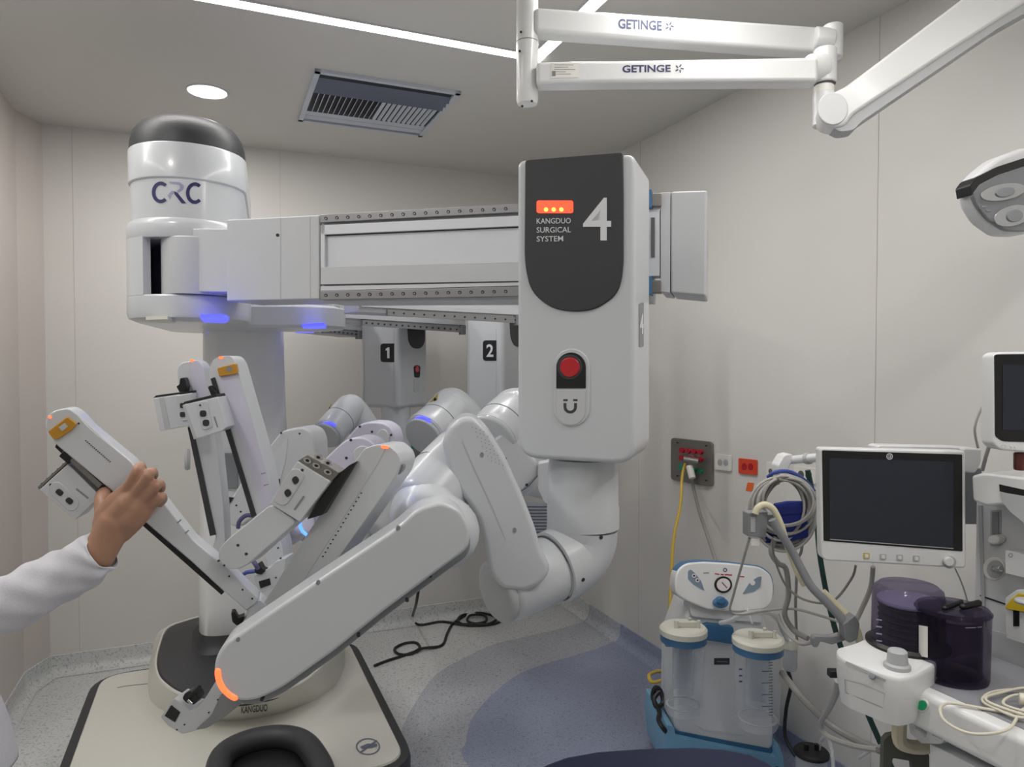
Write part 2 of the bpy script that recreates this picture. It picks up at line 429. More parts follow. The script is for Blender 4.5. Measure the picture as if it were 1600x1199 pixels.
strip('ceiling_light_strip', LC - A * LL / 2 - B * (LL - .03) , LL - .12, A, B, 'light strip on the ceiling along the left side of the room', .5)
# downlights
def down(c, label):
    t = thing('ceiling_downlight', c, label, 'ceiling light', 'round downlights in the ceiling')
    lathe('diffuser', [(.078, -.004), (.078, .004), (0, .004)], c, M['down'], t, axis=-UP)
    lathe('ring', [(.078, -.002), (.078, .003), (.081, .006), (.086, .003), (.087, -.002)], c, M['white2'], t, axis=-UP)
    ld = bpy.data.lights.new('downlight', 'AREA'); ld.shape = 'DISK'; ld.size = .14; ld.energy = 8; ld.color = (1, .97, .94)
    lo = bpy.data.objects.new('downlight', ld); COL.objects.link(lo); lo.parent = t; lo.location = -UP * .012
c = Zp(324, 142.5, H); down(c, 'round glowing downlight in the ceiling above the column of the robot')
down(Vector((-1.25, 1.15, H)), 'added unseen downlight in the ceiling above the person in the white coat')  # lamp added out of view to brighten the robot column
down(Vector((1.35, .6, H)), 'added unseen downlight in the ceiling above the anaesthesia machine')  # second lamp added out of view as extra light from above
# ceiling air vent
q = [Zp(x, y, H) for x, y in ((490, 105), (719, 141), (662, 211), (466, 187))]
ctr = sum(q, Vector((0, 0, 0))) / 4; vl, vw = (q[1] - q[0]).length, (q[3] - q[0]).length * .97
vt = thing('ceiling_vent', ctr, 'rectangular air vent with slatted grille in the ceiling', 'air vent')
box('duct', ctr + UP * -.001, vl - .02, vw - .02, .004, M['ventk'], vt, ax=B, ay=A)
fw = .022
join('frame', [wbox(ctr - UP * .006 + A * s * (vw / 2 - fw / 2), vl, fw, .014, B, A) for s in (-1, 1)] +
     [wbox(ctr - UP * .006 + B * s * (vl / 2 - fw / 2), fw, vw, .014, B, A) for s in (-1, 1)], M['vent'], vt)
def at(s, t, dz=-.012): return ctr + B * (vl * (s - .5)) + A * (vw * (t - .5)) + UP * dz
for k in range(3):
    a = R(-38); box('long_blade', at(.5, .15 + k * .075), vl - 2 * fw, .034, .0025, M['ventd'], vt, ax=B, ay=A * math.cos(a) + UP * math.sin(a), az=UP * math.cos(a) - A * math.sin(a))
for k in range(2):
    a = R(-16); box('long_blade', at(.5, .80 + k * .09, -.004), vl - 2 * fw, .045, .0025, M['vent'], vt, ax=B, ay=A * math.cos(a) + UP * math.sin(a), az=UP * math.cos(a) - A * math.sin(a))
for k in range(23):
    s = .075 + k * .85 / 22; left = k < 12; a = R(62 if left else -40)
    box('slat', at(s, .535), .015 if not left else .013, vw * .42, .0022, M['vent'], vt, ax=B * math.cos(a) + UP * math.sin(a), ay=A, az=UP * math.cos(a) - B * math.sin(a))
# low wall grille and gas panel on the back wall, seen between the arms
bw = PL(pt=C0, n=-A)
g = thing('wall_grille', bw.pt(835, 812), 'white slatted return air grille low on the back wall behind the arms', 'air vent')
slab('frame', bw, rect(800, 786, 860, 838), .012, M['vent'], g, off=.012)
for k in range(9): slab('slat', bw, rect(804, 791.5 + k * 5, 857, 793.3 + k * 5), .008, M['ventd'], g, off=.016)
g = thing('gas_outlet_panel', bw.pt(645, 690), 'steel gas outlet panel on the back wall, half hidden behind the robot arms', 'outlet panel')
slab('plate', bw, rect(628, 655, 672, 716), .01, M['steel'], g, off=.012, bevel=.002)
for y in (676, 685):
    for x in (636, 646.5, 657): slab('outlet', bw, ell(x, y, 3.4), .012, M['red_out'], g, off=.02)
for x in (635, 646, 657, 664): slab('outlet', bw, ell(x, 699, 3), .012, M['green_out'], g, off=.02)

# right wall fittings
rw = PL(pt=C0, n=-B)
g = thing('gas_outlet_panel', rw.pt(1080, 720), 'square steel panel with red and green gas outlets on the right wall', 'outlet panel')
slab('plate', rw, [(1048,684),(1112,691),(1112,761),(1048,750)], .012, M['steel'], g, off=.014, bevel=.002, rnd=6)
for r_ in range(2):
    for k in range(4): slab('outlet', rw, ell(1064 + k * 9.6, 704 + k * .9 + r_ * 11.5, 3.5, 4), .014, M['red_out'], g, off=.024)
for k in range(4): slab('outlet', rw, ell(1063 + k * 9.8, 730 + k * 2.2, 3.6, 4), .014, M['green_out'], g, off=.024)
for x, y in ((1058, 692), (1103, 697), (1058, 744), (1103, 751)): slab('screw', rw, ell(x, y, 1.3, n=10), .004, M['screw'], g, off=.0165)
def sock(pts, m, label, kind='wall_socket', cat='socket', slots=2, sm='gap'):
    cx = sum(p[0] for p in pts) / 4; cy = sum(p[1] for p in pts) / 4
    t = thing(kind, rw.pt(cx, cy), label, cat)
    slab('plate', rw, pts, .008, m, t, off=.009, rnd=2, bevel=.0015)
    w = abs(pts[1][0] - pts[0][0])
    for k in range(slots):
        x = cx + (k - (slots - 1) / 2) * w * .36
        slab('outlet', rw, ell(x, cy, w * .14, w * .2), .006, M[sm], t, off=.0105)
    return t
sock([(1116.5,709),(1142,712),(1142,737),(1116.5,734)], M['socket'], 'white double wall socket between the steel gas panel and the orange socket', sm='seamw' if 'seamw' in M else 'grey')
sock([(1153.5,716),(1181.5,719),(1181.5,743),(1153.5,740)], M['orange'], 'orange double wall socket on the right wall', sm='red_out')
sock([(1197,722),(1217,725),(1217,751),(1197,748)], M['socket'], 'white wall socket just left of the coiled cables hook')
sock([(1240,728),(1274,732),(1274,757),(1240,753)], M['socket'], 'wide white wall socket behind the cables, left of the big monitor')
tag(slab('wall_tag', rw, [(1168,754),(1178,755),(1175,768),(1165,767)], .002, M['tag'], off=.0022, rnd=1.5), 'small orange sticker on the wall below the orange socket', 'sticker')
# ------------------------------------------------------------ the surgical robot
from mathutils.bvhtree import BVHTree
def onto(o, off=.001):
    w = wloc(o); bv = BVHTree.FromPolygons([v.co + w for v in o.data.vertices], [list(p.vertices) for p in o.data.polygons])
    def f(x, y):
        d = ray(x, y).normalized(); h = bv.ray_cast(CAM, d)
        for jx, jy in ((.07, .05), (-.06, .04), (.03, -.07)):          # a ray can slip between two faces: keep the nearest hit
            g = bv.ray_cast(CAM, ray(x + jx, y + jy).normalized())
            if g[0] is not None and (h[0] is None or g[3] < h[3] - .01): h = g
        if h[0] is None: h = (bv.find_nearest(CAM + d * 2.2)[0], -d)
        n = h[1] if h[1].dot(d) < 0 else -h[1]
        return h[0] + n * off
    return f
def decal(name, fn, pts, m, parent):
    return mk(name, [fn(x, y) for x, y in pts], [list(range(len(pts)))], m, parent, smooth=False)
def ringpx(name, fn, cx, cy, rx, ry, w, m, parent, n=40):
    o = [fn(x, y) for x, y in ell(cx, cy, rx, ry, n)]; i = [fn(x, y) for x, y in ell(cx, cy, rx - w, ry - w * ry / rx, n)]
    return mk(name, o + i, [[k, (k + 1) % n, n + (k + 1) % n, n + k] for k in range(n)], m, parent, smooth=False)
def pline(name, fn, pts, w, m, parent):
    L = [(Vector(p)) for p in pts]; V = []
    for i, p in enumerate(L):
        t = (L[min(i + 1, len(L) - 1)] - L[max(i - 1, 0)]).normalized(); nn = Vector((-t.y, t.x)) * w / 2; V += [fn(*(p + nn)), fn(*(p - nn))]
    return mk(name, V, [[2 * i, 2 * i + 1, 2 * i + 3, 2 * i + 2] for i in range(len(L) - 1)], m, parent, smooth=False)
RB = thing('surgical_robot', Zp(400, 1150, 0), 'big white four-armed surgical robot on a wheeled cart, its numbered arms folded down', 'surgical robot')

# --- cart
O = Zp(636, 1189, .30); back = (Zp(562, 998, .30) - O).dot(A); Wd = .98
def rrect(o, w, l, r, z, ex=0, n=7):
    """rounded rectangle in room directions: o its front right corner"""
    pts = [(-w - ex, -ex), (ex, -ex), (ex, l + ex), (-w - ex, l + ex)]
    q = rpoly(pts, (r + ex) * 1.25, n); return [Vector((o.x, o.y, 0)) + B * x + A * y + UP * z for x, y in q]
rim = loft('bumper', [rrect(O, Wd, back, .09, z, e) for z, e in ((.045, -.02), (.07, .012), (.16, .034), (.27, .036), (.292, .03), (.297, .02))], M['dark'], RB)
top = loft('cart_top', [rrect(O, Wd, back, .08, z, e) for z, e in ((.25, .0), (.297, .0), (.303, -.004), (.304, -.012))], M['cream'], RB)
for u, v in ((-.1, .12), (-Wd + .1, .12), (-.1, back - .12), (-Wd + .1, back - .12)):
    w = lathe('caster', [(.0, -.02), (.035, -.02), (.042, -.012), (.042, .012), (.035, .02), (0, .02)], Vector((O.x, O.y, .042)) + B * u + A * v, M['rubber'], RB, axis=B)
# plinth round the column with a dark tray
base_px = [(233,1040),(230,1075),(234,1098),(262,1116),(320,1127),(380,1127),(440,1116),(500,1092),(530,1066),(540,1035),(538,1005),(520,985),(470,975),(400,972),(300,975),(245,985)]
rim_px = [(243,1020),(240,1042),(246,1062),(272,1084),(320,1098),(380,1098),(430,1088),(478,1065),(508,1040),(524,1012),(520,985),(500,972),(460,962),(400,960),(310,963),(256,980)]
cb = lambda px, z: [Zp(x, y, z) for x, y in rpoly(px, 14, 3)]
b0, r0 = cb(base_px, .302), cb(rim_px, .42); cen = sum(r0, Vector((0, 0, 0))) / len(r0)
ins = lambda L, f, dz: [cen + (v - cen) * f + UP * dz for v in L]
plinth = loft('plinth', [b0, [a.lerp(b, .85) for a, b in zip(b0, r0)], r0, ins(r0, .992, .004), ins(r0, .975, .004), ins(r0, .965, -.003)], M['cream'], RB)
loft('tray', [ins(r0, .968, -.02), ins(r0, .966, .001), ins(r0, .95, .006), ins(r0, .8, .002)], M['dark'], RB)
f = onto(plinth, .0015)
text('lettering', f, 377, 1104, 418, 1115, 'KANGDUO', M['print_dark'], plinth, rise=-4)
ringpx('emblem', f, 396, 1095, 10, 5, 2, M['print_dark'], plinth)
ft = onto(top, .0015)
ringpx('warning_symbol', ft, 575, 1167.5, 19, 13, 2.2, M['print_sym'], top)
decal('warning_symbol', ft, [(562,1176),(588,1157),(590,1159),(564,1178)], M['print_sym'], top)
decal('warning_symbol', ft, rpoly([(562,1168),(574,1163),(589,1163),(590,1167),(580,1170),(566,1171)], 2), M['print_sym'], top)
wire('seam', [Zp(x, y, .3045) for x, y in ((183,1075),(200,1072),(231,1069))], .0012, M['gap'], top)
# padded push handle at the front
hp = [Zp(x, y, .37) for x, y in ((338,1250),(340,1205),(352,1178),(390,1159),(436,1152),(472,1160),(494,1185),(506,1215),(510,1260))]
hb = tube('push_handle', catmull(hp, 7), .036, M['dark'], RB, res=20, cap='round')
V, F = prism([v - UP * .02 for v in hp], [v - UP * .06 for v in hp]); mk('handle_well', V, F, M['black'], RB)
for k in (1, 4, 7): tube('handle_post', [hp[k] - UP * .09, hp[k]], .022, M['dark'], RB)

# --- column
def sq(c, hw, hl, z, p=4.5, n=40):
    o = []
    for k in range(n):
        t = 2 * math.pi * k / n; ct, st = math.cos(t), math.sin(t)
        o.append(c + B * hw * math.copysign(abs(ct) ** (2 / p), ct) + A * hl * math.copysign(abs(st) ** (2 / p), st) + UP * z)
    return o
cc = Vector((-1.125, 2.98, 0))
loft('column_skirt', [sq(cc, w, w, z) for z, w in ((.40, .24), (.425, .205), (.45, .187), (.50, .18), (.53, .178))], M['dark'], RB)
col_ = loft('column', [sq(cc, w, w, z) for z, w in ((.455, .172), (.47, .182), (.6, .182), (1.0, .176), (1.35, .163), (1.55, .158), (1.69, .156))], M['white'], RB)
slab('display', PL(356, 736, 2.78, yaw=-20), rect(344, 709, 372, 764), .03, M['mid'], RB, bevel=.004)
lathe('side_button', [(0, 0), (.04, 0), (.045, .01), (.04, .02), (0, .02)], P(297, 718, 2.92), M['grey'], RB, axis=-B, ex=1.9 if 0 else 1)

# --- head on top of the column
def stad(c1, c2, r1, r2, z, n=22):
    d = (c2 - c1); a0 = math.atan2(d.y, d.x); o = []
    for k in range(n + 1):
        t = a0 + math.pi / 2 + math.pi * k / n; o.append(Vector((c1.x + r1 * math.cos(t), c1.y + r1 * math.sin(t), z)))
    for k in range(n + 1):
        t = a0 - math.pi / 2 + math.pi * k / n; o.append(Vector((c2.x + r2 * math.cos(t), c2.y + r2 * math.sin(t), z)))
    return o
c1, c2 = Vector((-1.066, 2.36, 0)), Vector((-1.25, 2.94, 0))
S = lambda dr, z: stad(c1, c2, .178 + dr, .165 + dr, z)
loft('head_cap', [S(-.003, 2.238), S(-.004, 2.262), S(-.012, 2.295), S(-.03, 2.322), S(-.06, 2.339), S(-.1, 2.346)], M['dark'], RB)
loft('head_band', [S(-.004, 2.126), S(0, 2.130), S(0, 2.233), S(-.003, 2.237)], M['rw'], RB)
hb_ = loft('head_shell', [S(-.006, 1.985), S(-.006, 2.126)], M['rw'], RB)
loft('shoulder_ring', [S(.004, 1.945), S(.007, 1.95), S(.007, 1.985), S(.003, 2.0), S(-.004, 2.006)], M['rw'], RB)
loft('head_base', [S(-.06, 1.688), S(-.02, 1.69), S(.003, 1.70), S(.008, 1.715), S(.008, 1.765), S(.004, 1.77)], M['rw'], RB)
loft('head_core', [[c2.lerp(v, .72) + UP * 0 if 0 else (v - (c1 + c2) / 2) * .72 + (c1 + c2) / 2 for v in S(0, 0)] for _ in (0,)] and
     [[Vector((p.x, p.y, z)) for p in [((v - (c1 + c2) / 2) * .70 + (c1 + c2) / 2) for v in S(0, 0)]] for z in (1.76, 1.96)], M['navyfill'], RB)
# C-shaped side wall with the opening for the arm
full = S(.006, 0); a0 = math.atan2((c2 - c1).y, (c2 - c1).x); n = 22
def wallpts(r_):
    o = []; a = R(249); e = a0 + math.pi / 2 - 0
    st = a; en = math.pi + (a0 - math.pi / 2) if 0 else a0 + math.pi / 2
    for k in range(12):
        t = st + (en - st) * k / 11; o.append(Vector((c1.x + (.178 + r_) * math.cos(t), c1.y + (.178 + r_) * math.sin(t), 0)))
    for k in range(17):
        t = a0 + math.pi / 2 - math.pi * k / 16; o.append(Vector((c2.x + (.165 + r_) * math.cos(t), c2.y + (.165 + r_) * math.sin(t), 0)))
    return o
wo, wi = wallpts(.007), wallpts(-.022); ring = wo + wi[::-1]
V, F = prism([v + UP * 1.768 for v in ring], [v + UP * 1.948 for v in ring]); mk('head_wall', V, F, M['rw'], RB, angle=30)
f = onto(hb_, .0016)
for x0 in (238.5, 291.5): pline('logo', f, ell(x0 + 13, 300.8 + (x0 > 250) * 1.2, 11.2, 14.2, n=26, a0=48, a1=312), 5.4, M['print_navy'], hb_)
for k, q in enumerate(([(264,284),(281,285),(287,290),(286,296),(279,301),(276,299),(282,294),(280,289),(266,287)], [(262,306),(269,298),(274,300),(267,306),(266,312),(270,318)], [(272,299),(277,301),(291,318),(284,318),(273,304)])):
    decal('logo', f, q, M['print_lav'] if k < 2 else M['print_navy'], hb_)
# lobe carrying the rear arms, with blue lights below
lc = Vector((-.80, 2.74, 0)); hc = Vector((-1.1, 2.75, 0))
L2 = lambda dr, z: stad(hc, lc, .15 + dr, .155 + dr, z)
loft('shoulder_lobe', [L2(-.05, 1.686), L2(-.01, 1.69), L2(0, 1.70), L2(0, 1.765), L2(-.004, 1.77), L2(-.02, 1.775)], M['rw'], RB)
l3 = Vector((-.98, 2.62, 0))
under = PL(pt=(0, 0, 1.687), n=(0, 0, -1))
for q in ([(313,497),(352,497),(358,501),(352,505),(318,504)], [(320,516.5),(352,516.5),(354,521),(323,521)], [(472,511),(507,509),(510,513),(478,516)], [(463,517),(494,516),(490,520.5),(462,520.5)]):
    d_ = [under.pt(x, y) for x, y in q]; 
    V, F = prism(d_, [v + UP * .01 for v in d_]); mk('status_light', V, F, M['led_blue'], RB, smooth=False)
d_ = [under.pt(x, y, .001) for x, y in ((228,500),(262,499),(274,505),(245,505))]; V, F = prism(d_, [v + UP * .01 for v in d_]); mk('vent_plate', V, F, M['cream'], RB, smooth=False)

# --- arm 4: swivel, beam, guide rails
BP = PL(500, 400, 2.05, yaw=17)
sc4 = P(304, 407, 2.27)
lathe('swivel', [(0, 1.772), (.095, 1.772), (.096, 1.775), (.096, 1.944), (.093, 1.948), (0, 1.948)], Vector((sc4.x, sc4.y, 0)), M['rw2'], RB)
slab('swivel_link', BP, [(300,357),(360,357),(360,457),(300,456)], .15, M['rw2'], RB, off=-.012, bevel=.004)
bh = slab('beam_head', BP, [(354,343.5),(499,336),(499,467.5),(354,470.5)], .17, M['rw2'], RB, bevel=.004)
slab('seam', BP, rect(437.6, 341, 438.8, 469), .004, M['grey'], bh, off=.0006); slab('seam', BP, rect(484, 338, 485, 468), .004, M['grey'], bh, off=.0006)
dots('screw_hole', BP, [(433.5, 367.5)], 2.6, M['black'], bh)
def lp(x, yl, yr): return yl + (yr - yl) * (x - 500) / 305.0     # lines along the beam
def q4(x0, x1, a, b): return [(x0, lp(x0, *a)), (x1, lp(x1, *a)), (x1, lp(x1, *b)), (x0, lp(x0, *b))]
X1 = 1016
beam = slab('arm_beam', BP, q4(499, X1, (337, 320), (472, 470)), .14, M['rw2'], RB, off=-.012, bevel=.003)
for (a, b) in (((335.5, 318.5), (348, 332)), ((455, 447.5), (468.5, 463))):
    r_ = slab('guide_rail', BP, q4(500, 812, a, b), .02, M['rail'], RB, off=.006, bevel=.0015)
    m0, m1 = (a[0] + b[0]) / 2, (a[1] + b[1]) / 2
    for k in range(18):
        x = 509 + k * 17.0 + k * k * .035
        if x < 806: slab('bolt_hole', BP, ell(x, lp(x, m0, m1), 2.6, n=12), .004, M['black'], r_, off=.0072); 
        if x < 806: slab('bolt', BP, ell(x, lp(x, m0, m1) + .3, 1.4, n=10), .004, M['rail'], r_, off=.0078)
slab('beam_ledge', BP, q4(501, 812, (352, 337), (367, 353.5)), .016, M['alu'], RB, off=.003, bevel=.001)
slab('beam_ledge', BP, [(501,352),(507,352),(507,418),(501,418)], .016, M['alu'], RB, off=.003)
slab('beam_panel', BP, q4(507, 812, (366, 353), (420, 411)), .004, M['alu'], RB, off=-.008)
slab('beam_shadow_gap', BP, q4(507, 812, (367, 353.5), (369.5, 356)), .003, M['black'], RB, off=-.006)
slab('beam_fascia', BP, q4(501, 812, (417.5, 409), (444.5, 439.5)), .018, M['rw2'], RB, off=.004, bevel=.001)
slab('beam_ledge', BP, q4(501, 812, (447.5, 441.5), (454.5, 446.5)), .014, M['alu'], RB, off=.001)
# far end of the beam
ec = slab('beam_end_cap', BP, [(1048,299),(1105,297),(1103,463),(1048,458)], .17, M['rw2'], RB, bevel=.006, off=.004)
slab('end_plate', BP, [(1032,301),(1048,300),(1047,458),(1032,456)], .16, M['rw2'], RB, off=0, bevel=.002)
for y0, y1 in ((296, 322), (432, 458)):
    s_ = slab('slider_block', BP, rect(1008, y0 + 6, 1033, y1), .03, M['steel'], RB, off=.01, bevel=.002)
    slab('slider_seal', BP, rect(1012, y0, 1018, y1 + 2), .05, M['sblue'], s_, off=.022, bevel=.001)
slab('carriage_plate', BP, rect(1010, 326, 1031, 432), .05, M['alu'], RB, off=-.002, bevel=.002)
slab('carriage_plate', BP, rect(1017, 340, 1023, 402), .005, M['gap'], RB, off=.0005)

# --- arm 4: drive housing
HP = PL(808, 480, 1.50, yaw=20)
hs = slab('drive_housing', HP, rpoly([(808,250),(992,240),(992,727),(808,716)], [12, 14, 34, 34], 8), .185, M['rw'], RB, bevel=.014, seg=5)
cv = slab('housing_cover', HP, rpoly([(820,250),(973,237.5),(974,300),(974,420),(966,460),(930,484),(897,488),(860,482),(828,455),(819,410)], [5, 5, 0, 40, 26, 26, 26, 26, 26, 20], 6), .03, M['dark'], hs, off=.0045, bevel=.003)
h2 = HP.shift(.0058)
slab('indicator_window', HP, rpoly(rect(838.5, 313.5, 895.5, 333), 4, 4), .003, M['led_red'], hs, off=.0056)
for x in (853, 865, 877): slab('indicator_led', HP, ell(x, 327.5, 3.2), .002, M['led_dot'], hs, off=.0066)
for y, s, x1 in ((340.5, 'KANGDUO', 892), (354.5, 'SURGICAL', 892), (368.5, 'SYSTEM', 880)):
    text('lettering', h2.pt, 838.5, y + .8, x1, y + 9.4, s, M['print_white'], hs, bold=.006, rise=-.7)
text('arm_number', h2.pt, 911, 309, 955, 376, '4', M['print_white'], hs, bold=.005)
st_ = lambda cx, cy0, cy1, r_: ell(cx, cy0, r_, n=16, a0=180, a1=360) + ell(cx, cy1, r_, n=16, a0=0, a1=180)
slab('button_surround', HP, st_(893, 573, 639, 28), .01, M['rw'], hs, off=.0028, bevel=.0022)
slab('button_pad', HP, ell(892, 574, 23, n=20, a0=180, a1=360) + [(915, 607), (869, 607)], .008, M['black'], hs, off=.005, bevel=.0012)
slab('clutch_button_ring', HP, ell(890, 574, 19.5), .008, M['dark'], hs, off=.0062, bevel=.001)
slab('clutch_button', HP, ell(890, 574, 15.5), .01, M['btn_red'], hs, off=.0082, bevel=.002)
slab('magnet_plate', HP, [(869.5, 610), (914.5, 610)] + ell(892, 642, 22.5, n=20, a0=0, a1=180), .006, M['rw2'], hs, off=.0045, bevel=.0008)
h3 = HP.shift(.0048)
um = ell(891, 636, 10.5, n=16, a0=0, a1=180) + ell(891, 636, 6, n=16, a0=180, a1=0)
mk('magnet_symbol', [h3.pt(x, y) for x, y in [(901.5, 630)] + um[:17] + [(880.5, 630), (885, 630)] + um[17:] + [(897, 630)]], [list(range(38))], M['print_dark'], hs, smooth=False)
for x0 in (880, 895.5): decal('magnet_symbol', h3.pt, rect(x0, 624, x0 + 7, 627), M['print_dark'], hs)
sd = PL(pt=HP.pt(992, 480), n=HP.r)
sl = slab('number_plate', sd, rpoly([(999,474),(1006,472),(1006,542),(999,543)], 2.5), .002, M['mid'], hs, off=.0015)
text('arm_number', sd.shift(.002).pt, 1000, 490, 1005.5, 522, '4', M['print_white'], hs, bold=.03)

# --- arm 4: joints down to the forearm
ax4 = P(911, 770, 1.56)
z0, z1 = P(911, 823, 1.56).z, P(911, 716, 1.56).z
nk = lathe('neck', [(.0, z0), (.0795, z0), (.0795, z0 + .045), (.0775, z0 + .05), (.0775, z1 - .02), (.074, z1), (0, z1)], Vector((ax4.x, ax4.y, 0)), M['rw'], RB)
el = tube('elbow_joint', catmull([P(910, 822, 1.56), P(907, 845, 1.56), P(896, 866, 1.55), P(878, 880, 1.53), P(862, 888, 1.515)], 5), [.0785] * 20 + [.071], M['rw'], RB, res=40)
tube('joint_ring', [P(868, 885, 1.52), P(861, 888.5, 1.513)], .0725, M['gap'], RB, res=40)
tube('elbow_motor', [P(867, 886, 1.517), P(784, 922, 1.45)], .070, M['rw'], RB, res=40, cap='bev', e=.014)
tube('motor_cap', [P(789, 920, 1.455), P(771, 927, 1.44)], .066, M['grey'], RB, res=40, cap='bev', e=.012)
ul = slab('upper_link', PL(780, 780, 1.385, yaw=-4), rpoly([(690,690),(704,664),(722,651),(742,652),(765,675),(790,715),(815,770),(836,824),(846,860),(862,888),(850,912),(822,926),(785,922),(764,897),(758,855),(745,808),(722,775),(700,742)], 12, 4), .125, M['rw'], RB, bevel=.032, seg=6)
tube('wrist_motor', [P(734, 706, 1.48), P(690, 752, 1.44), P(647, 800, 1.37)], [.070, .071, .068], M['rw'], RB, res=40, cap='bev', e=.022)
j0 = P(690, 752, 1.44); jd = (P(645, 795, 1.37) - j0).normalized(); tube('joint_ring', [j0 + jd * .002, j0 + jd * .0045], .0718, M['gap'], RB, res=40)
tube('forearm_joint', catmull([P(664, 802, 1.37), P(672, 818, 1.34), P(693, 832, 1.325)], 5), .068, M['rw'], RB, res=40, cap='round')
slab('status_light', PL(617, 745, 1.31), rpoly(rect(614, 736, 620.5, 756), 3), .012, M['led_sky'], RB)
FPn = PL(540, 930, 1.15, yaw=-9)
fa_px = rpoly([(333,1052),(336,1030),(348,1008),(368,994),(480,918),(622,823),(652,795),(690,784),(720,797),(736,828),(733,858),(690,889),(600,956),(520,1020),(440,1077),(400,1096),(368,1097),(344,1082)], 14, 4)
fa = slab('forearm', FPn, fa_px, .075, M['rw'], RB, bevel=.007, seg=4)
cx_, cy_ = 540, 940
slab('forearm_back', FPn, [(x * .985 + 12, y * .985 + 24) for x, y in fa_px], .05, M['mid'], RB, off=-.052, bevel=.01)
tube('led_arc', [FPn.pt(x, y, -.002) for x, y in ell(385, 1050, 44, n=14, a0=182, a1=114, rot=0)], .0052, M['led_orange'], fa, res=12, cap='round')
for q in ((622, 826), (497, 911), (372, 1000)):
    slab('screw_cap', FPn, ell(q[0], q[1], 3.2, 4, rot=30), .01, M['mid'], fa, off=.0005)
for q in ((672, 899), (560, 992), (409, 1092), (636, 937), (463, 1053)): slab('screw', FPn, ell(q[0], q[1] + 2, 3, 2.4), .01, M['screw'], fa, off=-.006)
EP = PL(905, 860, 1.47)
for x, y in ((939, 840), (911, 906), (861, 819)): tube('screw', [onto(el, 0)(x, y), onto(el, .0015)(x, y)], .0042, M['screw'], el, res=12)
UPn = PL(780, 780, 1.385, yaw=-4)
fu = UPn.shift(.0006).pt
pline('seam', fu, [(722,690),(745,742),(772,800),(790,845)], 1.2, M['grey'], ul)
slabs('perforation', UPn, [ell(738 + i * 6.0 + j * 4 + (j % 2) * 2, 668 + j * 7.5 + i * 2.2, .8, n=6) for i in range(4) for j in range(8)], .002, M['mid'], ul, off=.0008)
for x, y in ((753, 711), (804, 829)): slab('screw', UPn, ell(x, y, 3, 4), .004, M['mid'], ul, off=.001)

# --- arm 4: instrument slide, carriage and tip bracket
S4 = PL(500, 850, 1.27, yaw=18)
s4 = slab('instrument_slide', S4, rpoly([(556,719),(569,701),(587,695),(607,696),(622,709),(626,722),(620,742),(604,765),(512,897),(440,985),(372,1010),(356,1000),(397,965),(470,850)], 5, 4), .06, M['rw'], RB, bevel=.014, seg=4)
slab('slide_face', S4, rpoly([(557,720),(570,703),(586,699),(603,699),(590,725),(470,915),(420,985),(380,985),(400,963),(470,852)], 4), .004, M['rw2'], s4, off=.0008)
for k in range(16): slab('vent_hole', S4, ell(564 - k * 4.0, 771 + (k * 6.6), 1.1, n=8), .002, M['screw'], s4, off=.0015)
slab('top_led', S4, ell(601, 699, 6, 2.6, n=16, rot=8), .008, M['led_orange'], s4, off=.002)
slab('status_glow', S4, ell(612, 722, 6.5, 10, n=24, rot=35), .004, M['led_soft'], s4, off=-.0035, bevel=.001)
slab('end_lens', S4, ell(622, 735, 5, 11, n=20, rot=38), .01, M['mid'], s4, off=-.006)
for x, y, r_ in ((594, 750, 2), (598, 758, 2.2)): slab('screw', S4, ell(x, y, r_), .004, M['screw'], s4, off=-.004)
for x, y in ((553, 831), (540, 853)): slab('latch', S4, ell(x, y, 2.5, 8, n=14, rot=32), .02, M['mid'], s4, off=-.012)
K4 = PL(470, 770, 1.235, yaw=8)
slab('slide_rail', K4, [(517,751),(546,727),(556,722),(503,805),(480,812)], .03, M['black'], RB, off=-.012)
ck = slab('instrument_carriage', K4, rpoly([(464,721),(516,753),(468,816),(421,787)], 2.5), .05, M['rw'], RB, bevel=.003)
slab('button_plate', K4, capsule(462, 745, 441, 778, 12), .006, M['rw2'], ck, off=.0022, bevel=.001)
for x, y in ((461, 751), (449, 771)): slab('button', K4, rpoly([(x-6.5,y-2),(x+1,y-8),(x+7,y+1),(x-1,y+8)], 5), .006, M['screw'], ck, off=.0042, bevel=.0008)
dots('screw', K4, [(472, 735)], 2.3, M['screw'], ck, off=.0008)
pline('slot', K4.shift(.0008).pt, [(475, 776), (460, 797)], 3.2, M['mid'], ck)
top_q = [K4.pt(464, 721), K4.pt(516, 753), K4.pt(516, 753) - K4.n * .05, K4.pt(464, 721) - K4.n * .05]
tn = PL(pt=K4.pt(490, 737), n=(K4.pt(516, 753) - K4.pt(464, 721)).cross(K4.n))
if tn.n.z < 0: tn = PL(pt=tn.o, n=-tn.n)
ci = slab('instrument_interface', K4, rpoly([(464,721),(480,711),(530,739),(516,754)], 2), .035, M['steel'], ck, off=-.004, bevel=.001)
for x, y in ((480, 720), (494, 728), (497, 715), (512, 724), (512, 738)):
    slab('drive_disc', K4, ell(x, y, 6.5, 4, rot=25), .006, M['chrome'], ci, off=.0002); slab('drive_disc_hub', K4, ell(x, y, 3, 2, rot=25), .004, M['black'], ci, off=.0012)
cl = slab('carriage_arm', K4, rpoly([(423,788),(464,816),(386,884),(368,892),(350,888),(340,874),(342,857),(356,842)], 9, 4), .05, M['rw'], RB, off=-.004, bevel=.003)
dots('screw', K4, [(371.5, 852.5), (384.5, 866)], 2.2, M['screw'], cl, off=-.003)
dots('screw', K4, [(341, 877), (350, 884)], 1.6, M['screw'], cl, off=-.003)
T4 = PL(310, 1110, 1.20, yaw=10)
